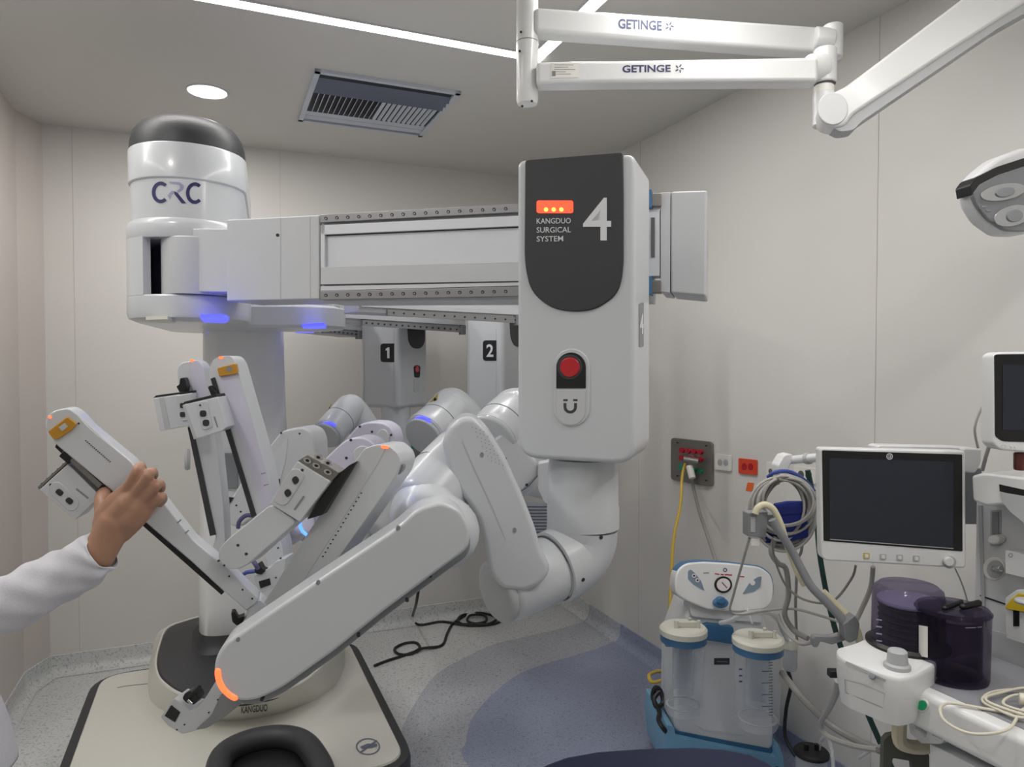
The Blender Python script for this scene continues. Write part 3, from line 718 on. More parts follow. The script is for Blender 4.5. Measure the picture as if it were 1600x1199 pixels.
tb_ = slab('tip_bracket', T4, rpoly([(360,1040),(336,1066),(321,1090),(299,1113),(292,1106),(272,1091),(250,1121),(262,1135),(284,1148),(305,1143),(332,1127),(362,1104),(392,1088)], 3, 3), .04, M['rw'], RB, bevel=.003)
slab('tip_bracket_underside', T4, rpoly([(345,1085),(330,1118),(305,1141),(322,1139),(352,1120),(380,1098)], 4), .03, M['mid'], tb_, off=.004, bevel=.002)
slab('socket_port', T4, [(267,1103),(281,1114),(273,1129),(257,1119)], .004, M['black'], tb_, off=.0015)
slab('connector', T4, rpoly([(288,1084),(297,1080),(306,1083),(310,1093),(302,1103),(290,1099),(284,1092)], 3), .02, M['black'], tb_, off=.006, bevel=.002)
tube('connector_pin', [T4.pt(296, 1090, .004), T4.pt(312, 1074, .01)], .0035, M['rubber'], tb_, res=10); tube('connector_pin', [T4.pt(294, 1094, .008), T4.pt(301, 1100, .008)], .003, M['chrome'], tb_, res=10)
dots('screw', T4, [(326, 1114), (288, 1133), (268, 1104), (276, 1141), (340, 1094)], 1.3, M['screw'], tb_, off=.0008)

# --- the slide held by the hand
S3 = PL(200, 760, 1.23, yaw=-18)
s3 = slab('instrument_slide', S3, rpoly([(69,667),(74,648),(89,640),(107,638),(120,646),(140,668),(205,721),(303,845),(345,880),(407,938),(385,955),(350,925),(300,879),(223,813),(175,768),(87,695)], [7,9,9,7,7,5,5,5,5,9,3,3,3,3,3,9], 4), .055, M['rw'], RB, bevel=.010, seg=4)
slab('slide_edge', S3, rpoly([(120,646),(142,668),(205,722),(303,846),(345,881),(335,884),(290,850),(195,742),(120,668),(108,650)], 3), .01, M['rw2'], s3, off=-.0012, bevel=.003)
lt = slab('amber_latch', S3, rpoly([(74,675),(105,651),(120,663),(113,672),(92,686),(83,687)], 2.5), .012, M['yellow'], s3, off=.007, bevel=.002)
slab('latch_window', S3, rpoly([(91,668),(101,661),(106,667),(97,674)], 1.5), .003, M['grey'], lt, off=.0082)
for k in range(15): slab('vent_hole', S3, ell(134 + k * 2.7, 689 + k * 2.35, 1.0, n=8), .002, M['screw'], s3, off=.0012)
slab('top_led', S3, ell(78, 652, 2.5, n=12), .004, M['led_orange'], s3, off=.001)
slab('end_lens', S3, ell(114, 647, 3, 9, rot=-45), .008, M['mid'], s3, off=-.002)
for a_, b_ in (((283, 812), (277, 818)), ((295, 829), (289, 834))): pline('slot', S3.shift(.001).pt, [a_, b_], 2, M['mid'], s3)
dots('screw', S3, [(123, 662), (358, 901), (379, 922), (394, 936)], 1.6, M['screw'], s3, off=.0008)
slab('slide_rail', S3, [(88,694),(176,768),(224,814),(350,926),(346,930),(214,814),(166,776),(86,699)], .03, M['black'], RB, off=-.014)
slab('slide_rail', S3, [(100,703),(160,757),(154,764),(96,709)], .03, M['steel'], RB, off=-.012, bevel=.001)
slab('cable_plug', S3, rpoly([(92,713),(100,705),(112,716),(106,725)], 2), .02, M['black'], RB, off=-.01)
K3 = PL(110, 768, 1.22, yaw=-12)
c3 = slab('instrument_carriage', K3, rpoly([(61,766),(106,725),(157,776),(117,813)], 2.5), .055, M['rw'], RB, bevel=.003)
slab('button_plate', K3, capsule(88, 765, 111, 787, 11.5), .006, M['rw2'], c3, off=.0022, bevel=.001)
for x, y in ((93, 770), (108.5, 783.5)): slab('button', K3, rpoly([(x-8,y-1),(x-2,y-7),(x+7,y),(x+1,y+7)], 5), .006, M['screw'], c3, off=.0042, bevel=.0008)
dots('screw', K3, [(79, 758)], 2.2, M['screw'], c3, off=.0008)
pline('slot', K3.shift(.0008).pt, [(119, 764), (138, 779)], 3, M['mid'], c3)
slab('instrument_interface', K3, [(60,765),(105,724),(103,721),(59,761)], .05, M['steel'], c3, off=-.002)
for k in range(5): slab('drive_disc', K3, ell(66 + k * 8.4, 757 - k * 7.6, 3.2, 2.4, rot=-40), .012, M['rubber'], c3, off=-.004 - k * .002)
tb3 = slab('tip_bracket', S3, rpoly([(381,948),(388,958),(384,966),(368,981),(376,991),(392,985),(420,950),(407,938)], 3), .05, M['rw'], RB, off=-.004, bevel=.003)
slab('connector', S3, rpoly([(361,958),(367,957),(372,967),(382,963),(380,972),(370,978),(363,972)], 2), .02, M['black'], tb3, off=-.002)

# --- two slides standing up behind
SA = PL(320, 720, 1.78, yaw=-6)
sA = slab('instrument_slide', SA, rpoly([(276,576),(283,568),(296,565),(300,600),(310,720),(328,862),(352,870),(349,790),(341,715),(330,640),(318,572),(308,562),(295,566)], 3), .05, M['rw'], RB, bevel=.006) if 0 else \
     slab('instrument_slide', SA, rpoly([(276,576),(283,567),(308,562),(318,572),(327,620),(341,712),(349,790),(353,866),(328,866),(337,838),(316,760),(295,672),(280,620)], [5,7,8,6,3,3,3,3,3,3,3,3,5], 4), .055, M['rw'], RB, bevel=.008)
slab('slide_face', SA, rpoly([(296,567),(308,563),(317,573),(326,622),(327,640),(304,640)], 4), .004, M['lav'], sA, off=.0015)
slab('slide_rail', SA, [(293,668),(301,668),(337,836),(328,838)], .02, M['dark'], RB, off=.004)
slab('top_led', SA, ell(300, 564, 3, 2), .004, M['led_orange'], sA, off=.002)
KA = PL(275, 645, 1.74, yaw=-8)
cA = slab('instrument_carriage', KA, rpoly([(239,623),(301,614),(304,664),(250,674)], 2), .07, M['rw'], RB, bevel=.003)
slab('carriage_stripe', KA, [(248,622),(256,621),(266,671),(258,672.5)], .003, M['grey'], cA, off=.0008)
slab('button_plate', KA, rpoly([(275,619),(298,615),(302,655),(283,659)], 5), .004, M['rw2'], cA, off=.002, bevel=.001)
for y in (634, 648): slab('button', KA, rpoly(rect(281, y - 4, 289, y + 4), 2.5), .004, M['screw'], cA, off=.0035)
slab('instrument_interface', KA, [(239,622),(301,613),(301,610.5),(244,618)], .06, M['rubber'], cA, off=-.002)
slab('cable_plug', KA, rpoly([(275,604),(280,601),(281,591),(288,590),(292,604),(290,612),(280,613)], 2), .03, M['black'], RB, off=-.004, bevel=.002)
SB = PL(370, 680, 1.66, yaw=6)
sB = slab('instrument_slide', SB, rpoly([(326,580),(332,562),(347,556),(360,556),(368,566),(379,604),(400,677),(417,739),(427,800),(441,855),(443,884),(438,903),(428,917),(418,880),(405,840),(397,808),(385,765),(366,709),(351,662),(331,618)], [6,8,6,6,6,3,3,3,3,3,6,6,3,3,3,3,3,3,3,6], 3), .055, M['rw'], RB, bevel=.008)
slab('slide_face', SB, rpoly([(341,590),(368,588),(379,608),(416,741),(424,788),(412,800),(376,690),(345,625)], 4), .003, M['lav'], sB, off=.0008)
lt = slab('amber_latch', SB, rpoly([(339,575),(368,568),(371,584),(342,589)], 2), .01, M['yellow'], sB, off=.006, bevel=.0015)
slab('latch_window', SB, rpoly(rect(354.5, 573, 361.5, 581), 1.5), .003, M['mid'], lt, off=.0068)
slab('top_led', SB, ell(345, 559, 3.2, 2.2), .004, M['led_orange'], sB, off=.002)
slab('slide_rail', SB, [(329,592),(334,590),(354,655),(369,707),(399,806),(393,809),(364,712),(349,664)], .02, M['screw'], RB, off=.006)
for a_, b_ in (((408, 741), (415, 739)), ((412, 759), (419, 757))): pline('slot', SB.shift(.001).pt, [a_, b_], 1.6, M['mid'], sB)
slab('cable_plug', SB, rpoly([(324,605),(329,602),(338,612),(340,620),(331,622)], 2), .03, M['black'], RB, off=.012, bevel=.002)
KB = PL(320, 655, 1.60, yaw=-4)
cB = slab('instrument_carriage', KB, rpoly([(285,633),(340,620),(355,667),(347,674),(303,687)], 2), .07, M['rw'], RB, bevel=.003)
slab('carriage_edge', KB, [(285,634),(289,633),(307,685),(303,687)], .003, M['grey'], cB, off=.0008)
slab('button_plate', KB, rpoly([(306,630),(323,626),(332,668),(316,673)], 6), .005, M['rw2'], cB, off=.0022, bevel=.001)
for x, y in ((317, 646.5), (321.5, 661)): slab('button', KB, rpoly(rect(x - 5, y - 5, x + 5, y + 5), 4), .005, M['screw'], cB, off=.004, bevel=.0006)
dots('screw', KB, [(312.5, 633.5)], 1.6, M['screw'], cB, off=.0035)
pline('slot', KB.shift(.0008).pt, [(334.5, 651), (340, 668)], 2.2, M['mid'], cB)
slab('instrument_interface', KB, [(285,632),(339,619.5),(337,616),(288,628)], .06, M['rubber'], cB, off=-.002)
TB = PL(425, 890, 1.60, yaw=4)
tB = slab('tip_bracket', TB, rpoly([(396,900),(421,888),(430,878),(446,872),(445,892),(438,905),(428,918),(410,927),(401,918)], 3), .05, M['rw'], RB, bevel=.003)
slab('socket_port', TB, [(404,909),(421,904),(423,914),(407,920)], .004, M['black'], tB, off=.0015)
slab('connector', TB, rpoly([(398,884),(404,880),(409,889),(415,892),(408,899),(398,896)], 2), .02, M['black'], tB, off=.003, bevel=.001)
wire('signal_cable', [(376,902,1.585),(385,895,1.57),(398,893,1.57)], .0045, M['bluecable'], RB); wire('signal_cable', [(393,874,1.57),(399,882,1.565),(403,889,1.57)], .005, M['navyfill'], RB)
dots('screw', TB, [(434, 857), (438, 873), (431, 903)], 1.3, M['screw'], tB, off=.001)

# --- forearms and joints of the rear arms
Fa = PL(440, 720, 2.05, yaw=10)
fA = slab('forearm', Fa, rpoly([(352,812),(354,790),(374,757),(409,712),(437,676),(448,671),(472,667),(486,674),(492,690),(493,722),(470,752),(442,764),(418,780),(398,808),(376,824),(360,823)], 6, 3), .09, M['rw2'], RB, bevel=.008)
slab('forearm_cover', Fa, rpoly([(415,724),(450,683),(446,722),(438,750),(424,757)], 3), .003, M['rw'], fA, off=.001)
slab('forearm_gap', Fa, [(425,757),(437,748),(437,757)], .003, M['black'], fA, off=.0018)
slab('cable_slot', Fa, rpoly([(350,783),(357,777),(365,778),(360,785),(352,792)], 1), .003, M['black'], fA, off=.003)
dots('screw', Fa, [(409, 706), (439, 677), (468, 678), (369, 790), (376, 800)], 1.5, M['screw'], fA, off=.001)
wire('signal_cable', [(372,826,1.95),(374,815,1.95),(384,806,1.95),(396,806,1.95)], .006, M['navyfill'], RB)
Fb = PL(545, 730, 1.75, yaw=10)
fB = slab('forearm', Fb, rpoly([(440,800),(480,745),(508,716),(536,690),(550,684),(566,683),(582,690),(600,720),(590,760),(540,800),(470,850)], 8, 4), .08, M['lav'], RB, bevel=.006)
slab('joint_boss', Fb, ell(566, 712, 15), .012, M['rw2'], fB, off=.006, bevel=.003); dots('screw', Fb, [(541, 716), (548, 688)], 2.2, M['screw'], fB, off=.001)
tube('wrist_motor', [P(475, 815, 1.72), P(448, 835, 1.78)], .032, M['lav'], RB, cap='bev', e=.01)
tube('led_arc', [P(x, y, 1.66) for x, y in ((469, 815), (469, 823), (473, 831), (479, 836))], .004, M['led_sky'], RB, res=10, cap='round')
Fc = PL(590, 690, 2.3, yaw=10)
fC = slab('forearm', Fc, rpoly([(530,700),(545,680),(560,664),(575,659),(598,660),(613,670),(618,690),(606,730),(570,760),(540,740)], 9, 4), .09, M['lav'], RB, bevel=.008)
slab('joint_boss', Fc, ell(597, 686, 10.5, 15), .014, M['rw2'], fC, off=.008, bevel=.003); dots('screw', Fc, [(562, 667), (581, 675), (611, 680)], 1.9, M['screw'], fC, off=.001)
def joint(a, b, r_, seamat, ringpx_, tri, name='wrist_motor', D0=3.0, elbow=None):
    t = tube(name, [P(*a), P(*seamat), P(*b)], r_, M['rw'], RB, res=32, cap='bev', e=r_ * .12)
    s0 = P(*seamat); d = (P(*b) - P(*a)).normalized()
    tube('joint_ring', [s0, s0 + d * .003], r_ * 1.008, M['gap'], RB, res=32)
    if elbow: tube('joint_housing', catmull([P(*q) for q in elbow], 5), r_ * 1.02, M['rw'], RB, res=32, cap='round')
    e_ = P(*b); tube('motor_ring', [e_ - d * .028, e_ - d * .012], r_ * 1.01, M['rw2'], t, res=32)
    fn = onto(t, .003); tube('status_light', catmull([fn(x, y) for x, y in ringpx_], 4), r_ * .1, M['led_blue'], t, res=10, cap='round')
    if tri:
        f2 = PL(tri[0][0], tri[0][1], a[2] - r_ * 1.0, yaw=0)
        s_ = slab('warning_sticker', f2, tri, .004, M['warn'], RB); c_ = (sum(p[0] for p in tri) / 3, sum(p[1] for p in tri) / 3)
        slab('sticker_mark', f2, ell(c_[0], c_[1] + 1, 2.2, 3), .003, M['black'], s_, off=.001)
    return t
joint((550, 636, 3.12), (511, 680, 2.95), .066, (531, 657, 3.04), [(500,665),(508,662),(516,662),(522,665)], [(511,643),(518,630),(519,642)], elbow=[(548, 640, 3.12), (560, 655, 3.14), (578, 685, 3.16)])
lathe('motor_cap', [(0, 0), (.056, 0), (.058, -.004), (.058, -.01), (0, -.01)], P(509, 682, 2.93), M['grey'], RB, axis=P(509, 682, 2.93) - P(550, 636, 3.12))
joint((705, 640, 2.75), (662, 682, 2.6), .084, (685, 662, 2.68), [(652,655),(659,653),(666,655),(671,659)], [(671,629),(685,614),(683,628)], elbow=[(705, 640, 2.76), (722, 655, 2.8), (742, 690, 2.85)])
lathe('motor_cap', [(0, 0), (.072, 0), (.075, -.004), (.075, -.012), (0, -.012)], P(660, 684, 2.585), M['grey'], RB, axis=P(660, 684, 2.585) - P(705, 640, 2.75))
joint((806, 648, 2.1), (766, 690, 1.98), .078, (784, 668, 2.04), [(750,682),(753,679),(757,677)], [(765,642),(776,633),(774,642)], elbow=[(806, 648, 2.1), (815, 690, 2.08), (806, 735, 2.05)])
Fd = PL(800, 740, 1.95, yaw=0)
fD = slab('forearm', Fd, rpoly([(768,690),(790,672),(812,690),(842,726),(842,745),(818,768),(800,790),(760,790),(745,740)], 8, 4), .09, M['rw2'], RB, bevel=.01)
pline('seam', Fd.shift(.001).pt, [(811,770),(826,760),(841,743)], 1.2, M['gap'], fD); dots('screw', Fd, [(789.5, 717), (823, 758)], 2.3, M['screw'], fD, off=.001)
slab('link_cover', PL(846, 755, 1.9), rpoly([(842,725),(858,722),(858,790),(851,786),(841,765)], 3), .05, M['rw2'], RB, bevel=.004)
tube('wrist_motor', [P(618, 772, 1.92), P(578, 836, 1.82)], .062, M['rw2'], RB, res=32, cap='bev', e=.012)
tube('motor_cap', [P(565, 826, 1.84), P(558, 850, 1.8)], .030, M['rw'], RB, res=28, cap='bev', e=.01)
w_ = PL(590, 786, 1.80, yaw=-20); s_ = slab('warning_sticker', w_, [(578,797),(594,777),(605,788)], .003, M['print_dark'], RB)
slab('sticker_face', w_, [(581.5,795),(594,780),(602,787.5)], .002, M['warn'], s_, off=.0008); slab('sticker_mark', w_, ell(592, 788, 5, 2.5, rot=-30), .002, M['black'], s_, off=.0014)

# --- rear housings and beams
def housing(anchor, px1, ytop, ybot, num, numbox):
    S_ = PL(anchor[0], 560, anchor[1], yaw=27); e_ = S_.pt(px1, 560); F_ = PL(pt=e_, n=S_.r)
    zt, zb = 1.97, None
    a0_, a1_ = S_.pt(anchor[0], 560), e_; zb = P(anchor[0], ybot, anchor[1]).z
    fr_ = [Vector((a0_.x, a0_.y, zb)), Vector((a1_.x, a1_.y, zb)), Vector((a1_.x, a1_.y, zt)), Vector((a0_.x, a0_.y, zt))]
    V, F = prism(fr_, [v - S_.n * .25 for v in fr_]); h = mk('drive_housing', V, F, M['rw'], RB, bevel=.022, seg=4)
    x0, y0, x1, y1 = numbox
    pl_ = slab('number_plate', S_, rpoly([(x0, y0), (x1, y0), (x1, y1), (x0, y1)], [5, 0, 0, 5]), .003, M['black'], h, off=.002)
    if num == '1': decal('arm_number', S_.shift(.0028).pt, [(x0+8,y0+8.5),(x0+11.5,y0+6),(x0+14,y0+6),(x0+14,y1-6),(x0+10.5,y1-6),(x0+10.5,y0+10),(x0+8,y0+11.5)], M['print_white'], h)
    else: text('arm_number', S_.shift(.0028).pt, x0 + (8 if num == '1' else 5.5), y0 + 6, x1 - (7 if num == '1' else 4.5), y1 - 6, num, M['print_white'], h, bold=.02)
    pline('seam', S_.shift(.001).pt, [(x1, y1), (x1, ybot - 6)], .8, M['grey'], h); pline('seam', S_.shift(.001).pt, [(x1, y0), (x1, 515)], .8, M['grey'], h)
    pline('seam', S_.shift(.001).pt, [(anchor[0] + 6, 515), (anchor[0] + 6, ybot - 8)], .8, M['grey'], h)
    return h, F_
h1, F1 = housing((563, 3.62), 624, 0, 637, '1', (594.5, 537, 615.5, 566))
slab('housing_cover', F1, rpoly([(637,500),(664,500),(664,535),(658,545),(646,545),(639,535)], 7, 5), .004, M['dark'], h1, off=.004)
slab('button_pad', F1, rpoly([(647,573),(652,570),(657,573),(656,590),(648,590)], 2), .004, M['black'], h1, off=.003)
slab('clutch_button', F1, ell(652, 577, 3, 5), .004, M['btn_red'], h1, off=.005); slab('magnet_plate', F1, rpoly(rect(647, 592, 656, 613), 4), .003, M['rw2'], h1, off=.003)
h2_, F2_ = housing((727, 3.5), 786, 0, 645, '2', (754.5, 532, 775.5, 564))
slab('housing_cover', F2_, rpoly([(797,500),(826,500),(826,530),(818,542),(806,542),(799,530)], 7, 5), .004, M['dark'], h2_, off=.004)
S_ = PL(850, 560, 2.95, yaw=27)
V, F = prism(*[[Vector((v.x, v.y, z)) + S_.n * -k for v, z in ((S_.pt(850, 560), 1.38), (S_.pt(925, 560), 1.38), (S_.pt(925, 560), 1.97), (S_.pt(850, 560), 1.97))] for k in (0, .25)])
h3_ = mk('drive_housing', V, F, M['rw'], RB, bevel=.022, seg=4)
def neck(px, D, yt, yb, r_):
    o = P(px, 600, D); za, zb_ = P(px, yb, D).z, P(px, yt, D).z
    lathe('neck', [(0, za), (r_, za), (r_ * 1.0, za + .08), (r_ * .96, za + .085), (r_ * .96, zb_), (0, zb_)], Vector((o.x, o.y, 0)), M['rw'], RB)
neck(618, 3.62, 630, 690, .078); neck(780, 3.5, 638, 700, .078); neck(888, 3.0, 640, 740, .078)
tube('elbow_joint', catmull([P(618, 688, 3.62), P(617, 705, 3.6), P(606, 722, 3.5), P(585, 728, 3.35)], 5), .078, M['rw'], RB, res=32, cap='round')
tube('elbow_joint', catmull([P(780, 698, 3.5), P(778, 715, 3.48), P(765, 725, 3.3), P(745, 715, 3.0)], 5), .078, M['rw'], RB, res=32, cap='round')
tube('elbow_joint', catmull([P(888, 735, 3.0), P(884, 752, 2.95), P(862, 752, 2.6), P(835, 740, 2.2)], 5), .07, M['rw'], RB, res=32, cap='round')
tube('upper_link', [P(740, 700, 2.87), P(700, 735, 2.5), P(655, 780, 2.05)], .05, M['rw'], RB, res=28, cap='round')
tube('upper_link', [P(575, 690, 3.16), P(590, 715, 2.7), P(598, 700, 2.4)], .05, M['rw'], RB, res=28, cap='round')
def rbeam(p0, p1, zt, zb, hx0, hx1, yl, yr, th, nb):
    """p0,p1 beam ends on plan; lower rail follows the picture line from (hx0,yl) to (hx1,yr)"""
    d = (p1 - p0).normalized(); nn = Vector((d.y, -d.x, 0)); 
    if nn.y > 0: nn = -nn
    V, F = prism([p0 + UP * zb, p1 + UP * zb, p1 + UP * zt, p0 + UP * zt], [v - nn * .12 for v in (p0 + UP * zb, p1 + UP * zb, p1 + UP * zt, p0 + UP * zt)])
    b_ = mk('arm_beam', V, F, M['rw2'], RB, bevel=.004); pl_ = PL(pt=p0, n=nn)
    r_ = slab('guide_rail', pl_, [(hx0, yl - th), (hx1, yr - th), (hx1, yr + th), (hx0, yl + th)], .012, M['rail'], RB, off=.012)
    for k in range(nb):
        t = (k + .6) / nb; slab('bolt_hole', pl_, ell(hx0 + (hx1 - hx0) * t, yl + (yr - yl) * t, 1.5, n=8), .002, M['black'], r_, off=.013)
    slab('rail_stop', pl_, rect(hx1 - 5, yr - th - 3, hx1 + 1, yr + th + 3), .02, M['mid'], r_, off=.018)
    ledge = slab('beam_ledge', pl_, [(hx0 - 40, yl - th * 3.4), (hx1, yr - th * 3.2), (hx1, yr - th * 1.8), (hx0 - 40, yl - th * 2.0)], .01, M['alu'], RB, off=.012)
v2 = lambda px, D: Vector(((px - 800) / FPX * D, D, 0))
rbeam(v2(520, 2.9), v2(728, 3.78), 1.98, 1.735, 567, 727, 504.5, 516, 4.2, 17)
rbeam(v2(500, 3.2), v2(566, 3.72), 1.95, 1.70, 506, 566, 517, 523.5, 3.6, 9)
rbeam(v2(560, 2.45), v2(925, 3.1), 2.0, 1.735, 606, 812, 488.5, 500.5, 4.6, 13)
tube('cable_gland', [P(527, 478, 2.7), P(527, 492, 2.7)], .01, M['grey'], RB)
# ------------------------------------------------------------ ceiling pendant arms
pa = P(824, 60, 2.0); PB = Vector((pa.x, pa.y, 0))
pd = thing('ceiling_pendant', PB + UP * H, 'white ceiling pendant with a pole, two horizontal arms and a slanting spring arm', 'ceiling pendant')
lathe('ceiling_flange', [(0, H), (.11, H), (.11, H - .01), (.07, H - .03), (0, H - .03)], PB, M['white'], pd)
zz = lambda y, D=2.0: P(824, y, D).z
lathe('pole', [(0, H - .02), (.030, H - .02), (.030, zz(66)), (.0285, zz(66.5)), (0, zz(66.5))], PB, M['white'], pd)
lathe('lower_sleeve', [(0, zz(67.5)), (.0305, zz(67.5)), (.0305, zz(157)), (.027, zz(163)), (0, zz(164))], PB, M['white'], pd)
lathe('joint_ring', [(0, zz(66)), (.0298, zz(66)), (.0298, zz(68)), (0, zz(68))], PB, M['gap'], pd)
for x, y in ((814, 50), (812, 80), (831, 158), (816, 166)): tube('screw', [P(x, y, 1.972), P(x, y, 1.966)], .0035, M['screw'], pd, res=10)
U0 = PL(845, 28, 1.97, yaw=-8.6); 
ua = slab('swing_arm', U0, [(836,10),(1290,41),(1290,82),(836,49)], .06, M['white'], pd, bevel=.012, seg=4)
text('lettering', U0.shift(.0008).pt, 966, 29, 1034, 44.5, 'GETINGE', M['print_blue'], ua, bold=.028, rise=3.5)
L0 = PL(845, 110, 1.95, yaw=.5)
la = slab('swing_arm', L0, [(838,95),(960,93.5),(1280,88),(1280,127),(960,129),(838,131)], .06, M['white'], pd, bevel=.012, seg=4)
text('lettering', L0.shift(.0008).pt, 972.5, 102, 1048, 113.5, 'GETINGE', M['print_navy'], la, bold=.028, rise=-1)
def star(pl, cx, cy, m, par):
    for k in range(5):
        a = R(-90 + 72 * k + 8); b = a + R(16)
        pline('emblem', pl.shift(.0008).pt, [(cx + 2.2 * math.cos(a), cy + 2.2 * math.sin(a)), (cx + 6.8 * math.cos(b), cy + 6.8 * math.sin(b))], 1.9, m, par)
star(U0, 1046, 41, M['print_blue'], ua); star(L0, 1061.5, 107, M['print_navy'], la)
lb = slab('rating_label', L0, [(861,98.5),(904,98),(904,121),(861,122)], .001, M['socket'], la, off=.0012)
fL = L0.shift(.0016).pt
for k in range(5): decal('print_line', fL, rect(866, 101 + k * 3.6, 866 + (30, 22, 33, 18, 26)[k], 101.8 + k * 3.6), M['mid'], lb)
decal('print_block', fL, rect(862.5, 111, 868, 119), M['mid'], lb)
def vcyl(px, D, yt, yb, r_, name, m=None):
    o = P(px, (yt + yb) / 2, D); zt, zb_ = P(px, yt, D).z, P(px, yb, D).z
    return lathe(name, [(0, zb_), (r_ - .003, zb_), (r_, zb_ + .003), (r_, zt - .003), (r_ - .003, zt), (0, zt)], Vector((o.x, o.y, 0)), m or M['white'], pd)
vcyl(1301, 2.1, 40, 92, .0285, 'arm_joint'); tube('arm_joint_boss', [P(1270, 62, 2.1), P(1300, 65, 2.1)], .036, M['white'], pd, cap='bev')
vcyl(1289, 2.0, 77, 131, .031, 'arm_joint'); tube('arm_joint_boss', [P(1262, 107, 1.985), P(1288, 106, 1.995)], .037, M['white'], pd, cap='bev')
vcyl(1289, 2.0, 131, 134, .028, 'joint_ring', M['gap']); vcyl(1287, 2.0, 134, 148, .027, 'joint_band', M['socket'])
vcyl(1287, 2.0, 146, 198, .0295, 'elbow_housing')
SP = PL(1300, 172, 1.93, yaw=12)
sa = slab('spring_arm', SP, rpoly([(1279,172),(1290,150),(1322,134),(1500,0),(1600,-78),(1640,-20),(1480,82),(1332,180),(1322,196),(1300,200),(1284,193)], [14,12,8,0,0,0,0,10,10,12,12], 5), .07, M['white'], pd, bevel=.01, seg=4)
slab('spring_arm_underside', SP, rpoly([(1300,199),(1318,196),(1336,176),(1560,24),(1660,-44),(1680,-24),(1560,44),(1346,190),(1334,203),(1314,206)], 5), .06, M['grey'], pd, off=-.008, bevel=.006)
slab('pivot_cap', SP, ell(1301.5, 169.5, 24, 25.5, n=40), .01, M['white2'], pd, off=.004, bevel=.003)
# surgical lamp at the right edge
LQ = P(1625, 300, 1.75)
sl_ = thing('surgical_lamp', LQ, 'surgical lamp head with white shell and black band at the right edge', 'surgical lamp')
LP = PL(1560, 300, 1.70, yaw=-10)
slab('shell', LP, rpoly([(1519,283),(1534,266),(1560,245),(1600,230),(1700,225),(1740,300),(1680,350),(1600,366),(1570,366),(1540,345),(1522,316)], [6,8,8,0,40,40,20,8,10,10,10], 5), .05, M['white2'], sl_, bevel=.012, seg=4)
slab('black_band', LP, rpoly([(1516,289),(1524,278),(1560,260),(1600,247),(1640,240),(1640,252),(1600,259),(1560,272),(1530,288),(1519,306)], 3), .045, M['black'], sl_, off=.008, bevel=.002)
slab('glass_cover', LP, rpoly([(1519,304),(1531,288),(1560,273),(1600,260),(1700,258),(1720,320),(1640,356),(1600,362),(1572,361),(1545,344),(1527,322)], [6,5,5,0,30,30,10,6,8,8,8], 4), .012, M['glass'], sl_, off=.010, bevel=.004)
for x, y, rx, ry, a in ((1568, 300, 36, 13, -10), (1583, 337, 30, 16, -14)):
    slab('reflector', LP, ell(x, y, rx, ry, rot=a), .006, M['silver'], sl_, off=.012, bevel=.001); slab('reflector_bulb', LP, ell(x + 4, y, rx * .42, ry * .6, rot=a), .008, M['mid'], sl_, off=.0155, bevel=.002)
for q in ((1534, 322), (1541, 328)): slab('slot', LP, rect(q[0], q[1], q[0] + 7, q[1] + 2.4), .003, M['mid'], sl_, off=.012)
tube('yoke', [P(1640, 260, 1.76), P(1690, 150, 1.8), P(1700, 20, 1.85)], .022, M['white'], sl_, cap='round')

# ------------------------------------------------------------ suction unit
D_ = 2.62
SU = thing('suction_unit', P(1130, 1190, D_), 'white and blue wheeled medical suction unit with a gauge panel standing by the wall', 'suction unit')
sp = PL(1130, 1050, D_, yaw=-4)
slab('body', sp, rpoly([(1078,948),(1190,952),(1206,1010),(1210,1168),(1200,1176),(1060,1150),(1054,1140),(1056,1010)], [10,10,14,8,4,8,4,10], 5), .20, M['white'], SU, bevel=.018, seg=4)
slab('body_lip', sp, rpoly([(1085,1132),(1100,1140),(1165,1149),(1170,1150),(1150,1151),(1098,1143)], 2), .004, M['white2'], SU, off=.002)
slab('holder_belt', sp, rpoly([(1040,1000),(1106,975),(1146,980),(1150,1008),(1102,1001),(1100,1010),(1040,1012)], 3), .06, M['sblue'], SU, off=.02, bevel=.004)
slab('trim_band', sp, [(1054,1142),(1110,1153),(1210,1172),(1210,1181),(1110,1163),(1054,1151)], .2, M['sblue'], SU, off=.004)
bs = slab('wheeled_base', sp, rpoly([(1042,1133),(1053,1136),(1056,1152),(1110,1164),(1211,1184),(1216,1162),(1224,1182),(1226,1226),(1044,1214),(1040,1160)], 3), .30, M['sblue2'], SU, off=.03, bevel=.012, seg=4)
for x in (1052, 1214): tube('castor', [sp.pt(x - 6, 1212, .03), sp.pt(x + 6, 1214, .03)], .035, M['rubber'], SU, cap='bev')
pt_ = PL(1130, 920, D_ - .02, yaw=-4, pitch=12)
pn = rpoly([(1054,914),(1057,893),(1071,880),(1100,878),(1139,880),(1188,886),(1205,898),(1210,917),(1208,940),(1197,953),(1156,957),(1105,953),(1071,939),(1056,928)], [8,10,10,0,0,8,8,10,8,8,0,0,8,6], 4)
slab('panel_rim', pt_, [(x, y - 1.6) for x, y in pn], .07, M['sblue'], SU, off=-.006, bevel=.004)
pnl = slab('control_panel', pt_, pn, .075, M['white'], SU, bevel=.008, seg=4)
slab('panel_neck', pt_, rpoly([(1075,940),(1190,950),(1192,975),(1080,965)], 6), .07, M['white2'], SU, off=-.03, bevel=.006)
slab('gauge_bezel', pt_, ell(1130.5, 914, 13.8, 13), .012, M['black'], pnl, off=.006, bevel=.002); slab('gauge_face', pt_, ell(1130.5, 914, 10.6, 10), .002, M['gauge'], pnl, off=.0066)
pline('gauge_needle', pt_.shift(.0074).pt, [(1136, 919), (1128, 910)], 1.2, M['black'], pnl)
